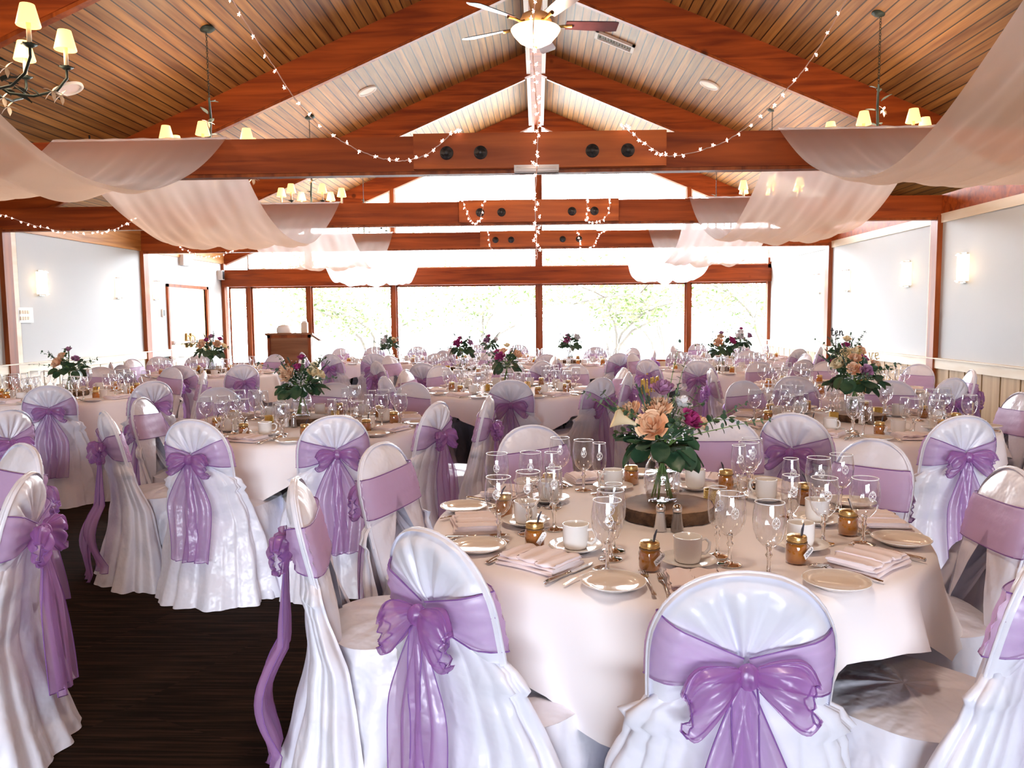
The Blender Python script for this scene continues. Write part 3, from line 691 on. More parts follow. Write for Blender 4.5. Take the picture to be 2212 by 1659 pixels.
# ================================================================ covered chairs
# local frame: the sitter looks towards +Y, origin on the floor under the seat
BT, BW, KZ, ZC = .93, .180, .735, .745       # top of the back, half width, height of the knot, where the round top starts
def byc(z): return -.185-.235*(max(z, .30)-.42)         # centre plane of the leaning back
def bw(z):
    if z > ZC: return BW*math.sqrt(max(0, 1-((z-ZC)/(BT-ZC))**2.2))
    return BW-.018*((ZC-z)/.33)**2
def outline(n=44):
    """closed outline of the back in x,z from the right seat corner over the top to the left one"""
    pts = []
    for i in range(n+1):
        t = i/n
        if t < .28: z = .40+(ZC-.40)*t/.28; pts.append((bw(z), z))
        elif t <= .72:
            a = PI*(t-.28)/.44; ca, sa = cos(a), sin(a)
            pts.append((BW*math.copysign(abs(ca)**(2/2.2), ca), ZC+(BT-ZC)*abs(sa)**(2/2.2)))
        else: z = ZC-(ZC-.40)*(t-.72)/.28; pts.append((-bw(z), z))
    return pts
def backy(x, z, th=.032):
    w = max(bw(z), .02); q = min(1, abs(x)/w); e = max(0, 1-q**3)**.5
    if z > ZC: e *= math.sqrt(max(0, 1-((z-ZC)/(BT-ZC))**4))
    return byc(z)-th*(.25+.75*e)
def fronty(x, z, th=.03):
    w = max(bw(z), .02); q = min(1, abs(x)/w); e = max(0, 1-q**3)**.5
    if z > ZC: e *= math.sqrt(max(0, 1-((z-ZC)/(BT-ZC))**4))
    return byc(z)+th*(.25+.75*e)
def drapeprof(z):
    """half width, rear projection and centre of the gathered cloth hanging behind the chair"""
    T = [(.735, .03, .050, 0), (.70, .10, .050, 0), (.675, .145, .052, 0), (.645, .175, .055, 0), (.60, .208, .066, .0), (.56, .205, .062, 0), (.48, .232, .085, .01), (.30, .262, .125, .03), (.12, .29, .17, .04), (0, .315, .21, .05)]
    for (z1, a1, d1, c1), (z0, a0, d0, c0) in zip(T, T[1:]):
        if z >= z0:
            f = (z-z0)/(z1-z0); return a0+(a1-a0)*f, d0+(d1-d0)*f, byc(max(z, .42))*1.0+(c0+(c1-c0)*f)
    return T[-1][1], T[-1][2], byc(.42)+T[-1][3]
def make_chair(seed, label, tail=.46, flare=1.0, bowtilt=0, longtail=False):
    R = random.Random(seed); ph = [R.uniform(0, 6.28) for _ in range(12)]
    t = thing('banquet_chair', label, 'chair')
    OUT = outline(); n = len(OUT)-1
    c = MB()
    def pleat(fr, rho):
        a = fr*PI*2; w = .5*sin(a*3+ph[1])
        return 1.15*abs(sin(a*5.5+ph[0]+w))**.7+.55*abs(sin(a*9.5+ph[2]-w))**.8+.2*sin(a*23+ph[3])-1.0
    def bk(u, v):       # back face, radial from the knot to the outline
        i = u*n; k = min(int(i), n-1); f = i-k
        ox = OUT[k][0]*(1-f)+OUT[k+1][0]*f; oz = OUT[k][1]*(1-f)+OUT[k+1][1]*f
        rho = v; x = ox*rho; z = KZ+(oz-KZ)*rho
        d = .036*math.sqrt(max(0, 1-rho**5))
        amp = .0150*math.sin(PI*min(1, rho*1.02))**.8*(1.15-.5*rho)
        dent = .012*math.exp(-(rho/.18)**2)
        return (x, byc(z)-d-amp*pleat(u, rho)+dent, z)
    c.grid(bk, 150, 10)
    def fr(u, v):
        i = (1-u)*n; k = min(int(i), n-1); f = i-k
        ox = OUT[k][0]*(1-f)+OUT[k+1][0]*f; oz = OUT[k][1]*(1-f)+OUT[k+1][1]*f
        x = ox*v; z = KZ+(oz-KZ)*v
        d = .034*math.sqrt(max(0, 1-v**4)); low = max(0, (.66-z)/.25)
        return (x, byc(z)+d+.012*low*sin(x*55+ph[4]+3*sin(x*20))*(1-v*.3)+.002*sin(18*u*PI+ph[5])*v, z)
    c.grid(fr, 44, 8)
    def rimf(u, v):     # closes the gap along the outline
        k = u*n; i = min(int(k), n-1); f = k-i
        ox = OUT[i][0]*(1-f)+OUT[i+1][0]*f; oz = OUT[i][1]*(1-f)+OUT[i+1][1]*f
        a = PI*v; s = 1+.022*sin(a)
        return (ox*s, byc(oz)+.012*cos(a), ZC+(oz-ZC)*(1+.018*sin(a)) if oz > ZC else oz)
    c.grid(rimf, 66, 4)
    # seat and skirt
    SEATZ = .465
    def ring(a, z):
        k = 1-z/SEATZ; ax = .222+.062*k*flare; ay = .225+.055*k*flare
        ca, sa = cos(a), sin(a); p = 2/3.2
        x = ax*math.copysign(abs(ca)**p, ca); y = .015+ay*math.copysign(abs(sa)**p, sa)
        f = (.042*abs(sin(4*a+ph[6]+1.3*sin(2*a)))**.7+.020*sin(11*a+ph[7]+3.5*k)+.008*sin(24*a+ph[8])-.02)*k**.8+.010*sin(9*a+16*k+ph[9])*k*(1-k)*3+.004*sin(5*a+22*z)*(1-k)
        l = math.hypot(x, y); return (x*(1+f/l*1.2), y*(1+f/l*1.2))
    def sk(u, v):
        z = SEATZ*(1-v)**1.0 if v < 1 else .004
        if v < .08: z = SEATZ-.0+.0
        x, y = ring(2*PI*u, SEATZ*(1-v)); return (x, y, max(.004, SEATZ*(1-v)+.006*sin(3*2*PI*u+ph[9])*(v if v < .99 else 0)))
    c.grid(sk, 96, 14, cu=True)
    def st(u, v):
        x, y = ring(2*PI*u, SEATZ); w = v
        return (x*w, .015+(y-.015)*w, SEATZ+.022*(1-w*w)-.006*(1-w)*sin(9*2*PI*u+ph[3])*w*2)
    c.grid(st, 48, 6, cu=True)
    # gathered drape behind, folds fanning out from the knot
    def dr(u, v):
        s = (u-.5)*2; z = .735*(1-v); A, D, yc = drapeprof(z)
        k = 1-z/.735; a = s*1.78
        ww = 1.2*sin(s*3+ph[2])+.5*k*sin(s*2+ph[5])
        fold = 1.1*abs(sin(s*6.2+ph[10]+ww))**.7+.7*abs(sin(s*10.3+ph[11]-ww))**.8-.95
        g = math.exp(-((z-.615)/.05)**2)*min(1, abs(s)*1.6)
        r = 1+fold*(.07+.13*k*(1-.35*k))+.025*sin(s*41+ph[1])*k+g*(.05+.07*sin(z*150+5*s+ph[4])+.05*sin(z*83+ph[6]))
        r += .035*sin(9*s*(1 if seed % 2 else -1)+26*z+ph[7])*k*(1-k)*3
        sweep = .05*sin(s*2)*k*(1 if seed % 2 else -1)
        x = A*flare**k*sin(a)*r+sweep*.4; y = yc-D*cos(a)*r*(1+.12*k)
        return (x, y, max(.003, z))
    c.grid(dr, 110, 36)
    c.obj('chair_cover', M['satin'], t)
    MB().tube([(x*1.02, byc(z)+.002, ZC+(z-ZC)*1.018 if z > ZC else z) for x, z in OUT[6:-6]], .0042, 6).obj('piping', M['satin'], t)
    # ------- sash: band across the front, wings to the knot, bow loops and tails behind
    Z0, Z1 = .685, .83
    b = MB(); tl = R.uniform(-.012, .012)
    def bf(u, v):
        z = Z0+(Z1-Z0)*v+tl*(u-.5)*2; w = bw(z)*1.03+.004; s = (u-.5)*2; x = s*w
        q = max(0, 1-abs(s)**3)**.5
        return (x, byc(z)+.016+.026*q+.0025*sin(v*19+ph[3]+2*s)*(1-abs(v-.5)), z)
    b.grid(bf, 24, 8)
    for sg in (-1, 1):
        def wing(u, v, sg=sg):
            z = (Z0+(Z1-Z0)*v)*(1-u)+(KZ-.018+.052*v)*u+tl*sg*(1-u); w = bw(Z0+(Z1-Z0)*v+tl*sg)*1.03+.004
            x = sg*w*(1-u*.97)
            e = u if u > .06 else u
            y = byc(z)+.016-(.062*min(1, e*4)**.6)-.008*u+.0045*sin(v*22+ph[5]+3*u)*(1-.5*u)
            return (x, y, z)
        b.grid(wing, 18, 10)
    band = b.obj('sash', M['band'], t)
    h = MB()
    for vv in (0, 1):
        h.tube([bf(i/16, vv) for i in range(17)], .0022, 4)
        h.tube([(bf(0, vv)[0]*-1 if False else x) if False else x for x in [(lambda u: (-( (bw(Z0+(Z1-Z0)*vv-tl)*1.03+.004)*(1-u*.97)), byc((Z0+(Z1-Z0)*vv)*(1-u)+(KZ-.018+.052*vv)*u)+.014-(.062*min(1, u*4)**.6)-.008*u, (Z0+(Z1-Z0)*vv)*(1-u)+(KZ-.018+.052*vv)*u-tl*(1-u)))(i/10) for i in range(11)]], .0020, 4)
        h.tube([(lambda u: (((bw(Z0+(Z1-Z0)*vv+tl)*1.03+.004)*(1-u*.97)), byc((Z0+(Z1-Z0)*vv)*(1-u)+(KZ-.018+.052*vv)*u)+.014-(.062*min(1, u*4)**.6)-.008*u, (Z0+(Z1-Z0)*vv)*(1-u)+(KZ-.018+.052*vv)*u+tl*(1-u)))(i/10) for i in range(11)], .0020, 4)
    h.obj('rolled_hem', M['hem'], band)
    yk = byc(KZ)-.062
    ct, stt = cos(bowtilt), sin(bowtilt)
    for sg in (-1, 1):
        Lx = R.uniform(.088, .112); H = R.uniform(.060, .076); dz = R.uniform(-.055, -.02)
        def loop(u, v, sg=sg, Lx=Lx, H=H, dz=dz):
            a = 2*PI*v; tip = math.sqrt(max(.10, 1-(max(0, u-.60)/.40)**2))
            hh = .011+H*u**.75*tip; dd = .007+.026*sin(PI*min(1, u*.95))
            x = sg*(.010+Lx*u+.005*sin(3*a+ph[6])*u*u-.010*u*cos(2*a)); z = hh*sin(a)*(1+.10*sin(2*a+ph[7])*u)+dz*u*1.3
            y = -dd*cos(a)-.018*u+.0065*sin(9*a+ph[6]+sg+2*u)*(.25+u)+.004*sin(15*a+ph[3])*u
            return (x*ct-z*stt, yk-.018+y, KZ+.006+x*stt+z*ct)
        lo = MB().grid(loop, 14, 44, cv=True)
        lo.obj('bow_loop', M['bowm'], band)
        e = MB().tube([loop(.97, i/30) for i in range(30)], .0018, 4, closed=True)
        e.tube([loop(.1+.087*i, .25) for i in range(11)], .0016, 4); e.tube([loop(.1+.087*i, .75) for i in range(11)], .0016, 4)
        e.obj('rolled_hem', M['hem'], band)
    def knot(u, v):
        a = 2*PI*u; b_ = PI*(v-.5); rr = 1+.14*sin(6*a+ph[0])+.08*sin(11*a)
        return (.021*cos(b_)*cos(a)*rr, yk-.020+.020*cos(b_)*sin(a)*rr, KZ+.006+.026*sin(b_))
    MB().grid(knot, 22, 10, cu=True).obj('knot', M['bowm'], band)
    for sg in (-1, 1):
        Lt = tail*R.uniform(.88, 1.1); zb = max(.02, KZ-Lt); wd = R.uniform(.065, .09); off = sg*R.uniform(.025, .045)
        def tl_(u, v, sg=sg, wd=wd, off=off, zb=zb):
            z = KZ-.01-(KZ-zb)*u; A, D, yc = drapeprof(min(z, .72)); k = u
            s = (v-.5)*2; ww = .014+(wd*.55)*min(1, k*2.6)**.7*(1+.35*k)
            x = off*min(1, k*2.2)+s*ww+.012*sin(5*k+ph[8]+sg)
            pf = .012*sin(s*7+ph[9]+sg+2*k)*min(1, k*3)+.006*sin(s*15+ph[2])*k
            a = min(1, abs(x)/max(A, .04)); puff = .0
            if longtail and k > .45: puff = .06*math.sin(PI*min(1, (k-.45)/.5))
            y = min(yc-D*math.sqrt(max(0.0, 1-a*a*.75))*1.16, yk+.01-.02*k)-.026-.012*k+pf-puff
            if longtail: x += .05*k*k*sg+puff*.4*s
            return (x, y, z)
        MB().grid(tl_, 24, 14).obj('sash_tail', M['organza'], band)
        e = MB()
        for vv in (0, 1): e.tube([tl_(i/18, vv) for i in range(19)], .0018, 4)
        e.tube([tl_(1, i/10) for i in range(11)], .0018, 4)
        e.obj('rolled_hem', M['hem'], band)
    return t
PROT = [Pool(make_chair(11, '', .50)), Pool(make_chair(24, '', .44, 1.04, .06)), Pool(make_chair(37, '', .56, .97, -.07)), Pool(make_chair(50, '', .47, 1.0, .03)), Pool(make_chair(63, '', .68, 1.02, -.03, True))]

# ================================================================ tables
TZ, TR = .752, .765
TN = dict(T1='the nearest table', T2='the mid-left table', T3='the mid-right table', T4='the centre table of the second row', T5='the table by the left wall',
          T6='the table facing the double doors', T7='the table right of the lectern', T8='the centre table of the third row', T9='the far table left of centre',
          T10='the far table right of centre', T11='the far-right table', T12='the last table in the right corner', T13='the table beside the right wall boards')
TC = dict(T1=(.43, 2.57), T2=(-1.45, 4.87), T3=(1.95, 4.87), T4=(-.25, 7.05), T5=(-4.15, 6.85), T6=(-3.95, 9.35), T7=(-2.25, 11.55), T8=(-.87, 9.35), T9=(-.68, 12.1),
          T10=(.47, 10.95), T11=(2.15, 9.4), T12=(3.0, 11.9), T13=(2.6, 7.05))
def make_table():
    t = thing('round_table', '', 'table')
    MB().lathe([(0, .725), (.75, .725), (.76, .732), (.76, .745), (0, .745)], 48).obj('table_top', M['black'], t)
    for k in range(4):
        a = PI/4+k*PI/2
        MB().tube([(.45*cos(a), .45*sin(a), .725), (.52*cos(a), .52*sin(a), .36), (.50*cos(a), .50*sin(a), .0)], .016, 8).obj('leg', M['black'], t)
    MB().tube([(.45*cos(PI/4), .45*sin(PI/4), .66), (.0, 0, .62), (.45*cos(5*PI/4), .45*sin(5*PI/4), .66)], .012, 6).obj('brace', M['black'], t)
    return t
def make_cloth(seed, half=.92):
    R = random.Random(seed); ph = [R.uniform(0, 6.28) for _ in range(8)]
    t = MB(); NR = 26; NT = 128
    def fn(u, v):
        a = 2*PI*u; q = (a % (PI/2))-PI/4      # corners of the square cloth at 45 degrees
        mid = half/max(abs(cos(a)), abs(sin(a))); mid = min(mid, half*1.20); hang = mid-TR
        c = math.exp(-(q/.30)**2)                # near a corner
        if v < .45:
            r = TR*v/.45
            z = TZ+.0015*sin(5*a+9*r+ph[0])*(r/TR)
            return (r*cos(a), r*sin(a), z)
        d = (v-.45)/.55*hang; e = d/hang
        bend = min(d, .03); fl = .10+.16*c
        fold = (.060*abs(sin(4*a+ph[1]+sin(2*a)))**.8-.02+.030*sin(13*a+ph[2])+.010*sin(29*a+ph[3]))*(1-.5*c)*e+c*(.05*cos(q*14)-.01)*e*e
        r = TR+bend*.55+(d-bend)*fl*.8+fold; z = TZ-.012*(bend/.03)-(d-bend*.45)*(.985-.05*c)
        return (r*cos(a), r*sin(a), z)
    t.grid(fn, NT, NR, cu=True)
    return t
cl = [make_cloth(s) for s in (1, 2, 3)]
cme = [c.mesh('tablecloth', M['linen']) for c in cl]
pt = Pool(make_table())
rng = random.Random(4)
CLROT = dict(T1=math.radians(-104-45), T2=math.radians(-105-45), T3=math.radians(-75-45), T4=math.radians(-112-45+28))
for i, (k, (x, y)) in enumerate(TC.items()):
    pt.put((x, y, 0), i*.7, 'round folding table hidden under the cloth of '+TN[k], 'round banquet tables')
    o = bpy.data.objects.new('tablecloth', cme[i % 3]); COL.objects.link(o); o.location = (x, y, 0); o.rotation_euler = (0, 0, CLROT.get(k, rng.uniform(0, 1.5)))
    tag(o, 'white square cloth draped over '+TN[k], 'tablecloth', 'white tablecloths')

# chairs: (table, x, y of the top of the back)
CH = """T1 .41 1.49|T1 -.25 1.78|T1 -.75 2.38|T1 -.62 3.05|T1 -.03 3.52|T1 .89 3.73|T1 1.32 3.09|T1 1.51 2.51|T1 1.13 1.72
T2 -1.70 3.77|T2 -1.03 3.89|T2 -.58 4.49|T2 -.30 4.85|T2 -2.33 4.13|T2 -2.49 4.84|T2 -2.29 5.52|T2 -1.54 5.85|T2 -.93 5.84
T3 1.27 3.89|T3 2.01 3.77|T3 2.93 4.82|T3 1.50 5.80|T3 2.55 5.75|T3 2.72 4.02
T4 -.21 5.99|T4 .49 6.16|T4 -1.27 6.44|T4 -1.23 7.26|T4 .80 7.30|T4 .78 6.75|T4 -.98 7.78|T4 .38 7.88|T4 -.3 8.15
T5 -3.68 5.76|T5 -3.04 6.13|T5 -3.14 7.30|T5 -3.68 7.80|T5 -4.6 5.8|T5 -4.5 7.95
T6 -3.11 8.20|T6 -3.75 8.12|T6 -4.91 10.05|T6 -5.0 9.52|T6 -4.86 8.81|T6 -4.45 8.28|T6 -4.5 10.3|T6 -3.50 10.4|T6 -2.95 9.80
T7 -2.77 10.42|T7 -2.17 10.38|T7 -3.3 10.93|T7 -3.1 12.3|T7 -2.65 12.65|T7 -1.95 12.68|T7 -1.35 12.2
T8 -1.21 8.20|T8 -1.79 8.65|T8 .05 8.45|T8 -1.87 9.85|T8 -1.35 10.35|T8 -.60 10.45|T8 .2 9.55
T9 -1.35 11.2|T9 -.60 10.98|T9 -.3 13.2|T9 -1.0 13.2
T10 .1 9.90|T10 1.05 10.05|T10 1.4 11.6|T10 .9 12.0|T10 1.6 10.9
T11 1.69 8.29|T11 1.18 8.64|T11 1.20 10.03|T11 3.22 9.53|T11 2.80 8.35|T11 2.75 10.4|T11 1.85 10.5
T12 2.1 12.3|T12 4.05 11.41|T12 3.55 10.82|T12 3.3 13.0|T12 2.6 13.0
T13 2.01 6.17|T13 3.10 5.94|T13 3.65 6.72|T13 2.25 8.08|T13 1.55 7.09|T13 2.95 8.1|T13 3.6 7.5"""
SPEC = {('T1', 0): 'large bow-backed chair nearest the camera, at bottom right', ('T1', 1): 'bow-backed chair at bottom centre, left of the nearest one, its sash tails hanging straight',
  ('T1', 2): 'chair seen edge-on with long sash tails trailing beside the dark carpet aisle', ('T1', 3): 'front-facing chair with a lilac band and cream top, left end of the nearest table',
  ('T1', 4): 'front-facing lilac-banded chair behind the goblets left of the big bouquet', ('T1', 5): 'pale front-facing chair right behind the eucalyptus of the big bouquet',
  ('T1', 6): 'front-facing lilac-banded chair right of the nearest table behind two goblets', ('T1', 7): 'cream-topped chair with dusky band cut by the right edge of the photo', ('T1', 8): 'chair with empty draped seat at the lower right corner of the photo',
  ('T2', 0): 'bow-backed chair facing the mid-left table, nearest the carpet aisle', ('T2', 1): 'bow-backed chair at the right front of the mid-left table beside a plain front-facing chair',
  ('T2', 2): 'turned bow-backed chair right of the mid-left table, left one of a pair', ('T2', 3): 'turned bow-backed chair right of the mid-left table, right one of a pair', ('T2', 4): 'edge-on chair with bow at left, beside the carpet aisle',
  ('T2', 5): 'front-facing chair with lilac band and wrinkled satin left of the mid-left table', ('T2', 6): 'front-facing chair behind the glasses at the left back of the mid-left table', ('T2', 7): 'front-facing chair hidden partly by the mid-left bouquet', ('T2', 8): 'lilac front-facing chair at the right back of the mid-left table',
  ('T3', 0): 'large bow-backed chair facing the mid-right table behind two goblets', ('T3', 1): 'large bow-backed chair at the right front of the mid-right table', ('T3', 2): 'front-facing lilac-banded chair before the right wall boards', ('T3', 3): 'greyish front-facing chair at the left back of the mid-right table',
  ('T3', 4): 'front-facing chair behind the jar and bouquet of the mid-right table', ('T3', 5): 'chair at the right edge between the mid-right table and the wall',
  ('T4', 0): 'bow-backed chair straight before the centre table of the second row', ('T4', 1): 'turned bow-backed chair right of the second-row centre table'}
lines = CH.split('\n'); idx = 0
def compass(dx, dy):
    a = math.degrees(math.atan2(dx, -dy)) % 360
    return ['near', 'near-right', 'right', 'far-right', 'far', 'far-left', 'left', 'near-left'][int((a+22.5)//45) % 8]
seen = {}
for ln in lines:
    for j, s in enumerate(ln.split('|')):
        k, x, y = s.split(); x, y = float(x), float(y); cx_, cy_ = TC[k]; d = Vector((cx_-x, cy_-y)); d.normalize()
        p = 4 if (k, j) in (('T1', 2), ('T2', 4)) else (idx*3+j) % 4
        if (k, j) == ('T1', 0): p = 0
        ox, oy = x+.303*d.x, y+.303*d.y
        cp = compass(-d.x, -d.y); lb = SPEC.get((k, j))
        if not lb:
            seen[(k, cp)] = seen.get((k, cp), 0)+1
            lb = 'covered chair with lilac sash, %s side of %s' % (cp, TN[k])
            if seen[(k, cp)] > 1: lb = 'second '+lb
        rz = math.atan2(d.y, d.x)-PI/2+rng.uniform(-.05, .05)
        PROT[p].put((ox, oy, 0), rz, lb, 'white covered banquet chairs'); idx += 1
# chairs of the table that is outside the frame on the left
for x, y, tx, ty, p, lb in ((-2.06, 3.06, -2.6, 2.2, 1, 'front-facing chair with lilac band cut by the left edge, behind a nearer bow chair'), (-1.65, 2.46, -2.6, 2.2, 2, 'bow-backed chair at the left edge of the photo nearest the camera'),
                            (-2.95, 4.25, -3.9, 4.6, 3, 'chair at the left edge of which only the bow shows, above two nearer chairs')):
    d = Vector((tx-x, ty-y)).normalized()
    PROT[p].put((x+.303*d.x, y+.303*d.y, 0), math.atan2(d.y, d.x)-PI/2, lb, 'white covered banquet chairs')

# ================================================================ place settings
ST = TZ+.002
def goblet_mesh(n=20, detail=True, flute=False):
    m = MB(); h = .195
    if flute: prof = [(.0235, h), (.0275, .165), (.0285, .135), (.024, .10), (.013, .083), (.006, .078)]; rr = .0235
    else: prof = [(.0365, h), (.0405, .172), (.0425, .150), (.041, .125), (.033, .10), (.018, .083), (.007, .078)]; rr = .0365
    m.lathe(prof, n, mat=0)
    m.lathe([(0, .088), (.008, .085), (.0075, .076), (.0050, .066), (.0095, .058), (.0055, .050), (.0045, .03), (.006, .012), (.012, .006), (.030, .003), (.034, .0015), (.033, 0), (0, 0)], n if detail else 10, mat=1)
    m.tube([(rr*cos(2*PI*i/n), rr*sin(2*PI*i/n), h) for i in range(n)], 0.0014 if detail else .0016, 5 if detail else 4, mat=2, closed=True)
    return m
GM = [M['glass'], M['stem'], M['rim']]
def crest_mesh(r, z):
    """a little engraved crest: two scrolled rings, a leafy finial and a drop, bent to the bowl"""
    m = MB()
    def P(x, zz): return (r*sin(x/r), -r*cos(x/r), z+zz)
    for s in (-1, 1):
        m.tube([P(s*.006+.0048*cos(a), .0048*sin(a)) for a in [i*PI/6 for i in range(12)]], .0008, 4, closed=True)
        m.tube([P(s*(.002+.006*t), .006+.006*math.sin(t*PI)) for t in [i/6 for i in range(7)]], .0009, 4)
        m.tube([P(s*(.002+.005*t), -.007-.004*math.sin(t*PI)) for t in [i/6 for i in range(7)]], .0009, 4)
    for zz, q in ((.013, .0035), (-.013, .003), (.0, .0025)):
        m.poly([P(-q*.7, zz), P(0, zz-q*1.3), P(q*.7, zz), P(0, zz+q*1.3)])
    m.tube([P(.010*cos(a), .015*sin(a)) for a in [i*PI/9 for i in range(18)]], .0006, 4, closed=True)
    return m
def make_goblet(near, flute=False):
    t = thing('champagne_flute' if flute else 'wine_goblet', '', 'glass')
    n = 24 if near else 14
    mm = goblet_mesh(n, near, flute)
    if not near:
        bpy.data.objects.remove(t)
        o = mm.obj('champagne_flute' if flute else 'wine_goblet', GM); return tag(o, '', 'glass')
    # split into bowl, stem and rim parts
    for nm_, mi, mat in (('bowl', 0, M['glass']), ('stem', 1, M['stem']), ('rim', 2, M['rim'])):
        s = MB(); mp = {}
        for f, q in zip(mm.f, mm.m):
            if q == mi:
                for i in f:
                    if i not in mp: mp[i] = len(s.v); s.v.append(mm.v[i])
                s.f.append(tuple(mp[i] for i in f)); s.m.append(0)
        s.obj(nm_, mat, t)
    cr = crest_mesh(.0285 if flute else .0425, .150); cr.obj('crest', M['crest'], t)
    return t
def make_cup():
    t = thing('coffee_cup', '', 'cup')
    MB().lathe([(0, .004), (.027, .004), (.030, .0), (.033, .004), (.037, .02), (.038, .068), (.0385, .070), (.036, .070), (.0345, .022), (.028, .012), (0, .010)], 26).obj('cup_body', M['china'], t)
    MB().tube([(.036, 0, .056), (.052, 0, .060), (.064, 0, .048), (.062, 0, .030), (.050, 0, .018), (.036, 0, .020)], [.0045, .0045, .0045, .0045, .0045, .004], 8).obj('handle', M['china'], t)
    return t
def make_saucer():
    return tag(MB().lathe([(0, .004), (.035, .004), (.04, .0), (.045, .004), (.07, .014), (.078, .017), (.077, .019), (.05, .010), (.03, .008), (0, .008)], 28).obj('saucer', M['china']), '', 'saucer')
def make_plate():
    t = thing('side_plate', '', 'plate')
    MB().lathe([(0, .003), (.045, .003), (.05, 0), (.055, .003), (.077, .013), (.082, .0155), (.081, .0175), (.056, .0085), (.05, .0065), (0, .0065)], 32).obj('plate_body', M['plate'], t)
    MB().tube([(.081*cos(2*PI*i/32), .081*sin(2*PI*i/32), .0165) for i in range(32)], .0014, 5, closed=True).obj('rim', M['china'], t)
    return t
def make_napkin(seed):
    R = random.Random(seed); m = MB(); ph = R.uniform(0, 6)
    def slab(x0, x1, y0, y1, z0, z1, q):
        def f(u, v):
            a = 2*PI*v; ry = (y1-y0)/2; rz = (z1-z0)/2
            p = 2/4.
            yy = (y0+y1)/2+ry*math.copysign(abs(cos(a))**p, cos(a)); zz = (z0+z1)/2+rz*math.copysign(abs(sin(a))**p, sin(a))
            return (x0+(x1-x0)*u+.003*sin(9*v*6+ph), yy+.003*sin(u*7+q), zz+.0022*sin(u*9+q+v*4)*(1 if zz > .006 else 0))
        m.grid(f, 10, 20, cv=True)
        for u in (0, 1): m.poly([f(u, j/20) for j in (range(20) if u else reversed(range(20)))])
    slab(-.095, .095, -.075, .075, .0, .012, 1)
    slab(-.094, .096, -.060, .070, .011, .020, 2)
    slab(-.09, -.03, -.066, .066, .018, .028, 3); slab(-.035, .035, -.068, .062, .019, .030, 4); slab(.030, .092, -.066, .064, .018, .027, 5)
    return tag(m.obj('folded_napkin', M['napkin']), '', 'napkin')
def make_fork():
    t = thing('dinner_fork', '', 'fork')
    def hw(u): return .0055+.0065*math.exp(-((u-.06)/.10)**2)+.010*max(0, (u-.8)/.2)**2
    MB().grid(lambda u, v: ((v-.5)*hw(u), -.095+.135*u, .003+.006*sin(PI*u)+.0015*cos((v-.5)*PI)), 18, 4).obj('handle', M['silver'], t)
    m = MB()
    m.grid(lambda u, v: ((v-.5)*.020, .038+.014*u, .0035+.004*u), 3, 4)
    for k in range(4): m.tube([(-.0085+k*.00567, .050, .0075), (-.0085+k*.00567, .072, .006), (-.0085+k*.00567, .094, .003)], [.0018, .0016, .0009], 5)
    m.obj('tines', M['silver'], t); return t
def make_knife():
    t = thing('table_knife', '', 'knife')
    MB().tube([(0, -.105, .004), (0, -.09, .005), (0, -.03, .004), (0, .0, .004)], [.0055, .0062, .0045, .004], 8).obj('handle', M['silver'], t)
    MB().prism([(-.003, .0), (.008, .004), (.009, .08), (.002, .105), (-.003, .10)], 'z', .002, .0045).obj('blade', M['silver'], t, smooth=False); return t
def make_spoon():
    t = thing('tea_spoon', '', 'spoon')
    MB().grid(lambda u, v: ((v-.5)*(.010-.006*sin(PI*min(1, u*1.1))), -.095+.13*u, .003+.006*sin(PI*u)), 14, 3).obj('handle', M['silver'], t)
    m = MB()
    def sp(u, v):
        a = 2*PI*v; w = u
        return (.0155*w*cos(a), .062+.028*w*sin(a), .004-.0055*(1-w*w)+.004)
    m.grid(sp, 5, 18, cv=True).obj('spoon_bowl', M['silver'], t); return t
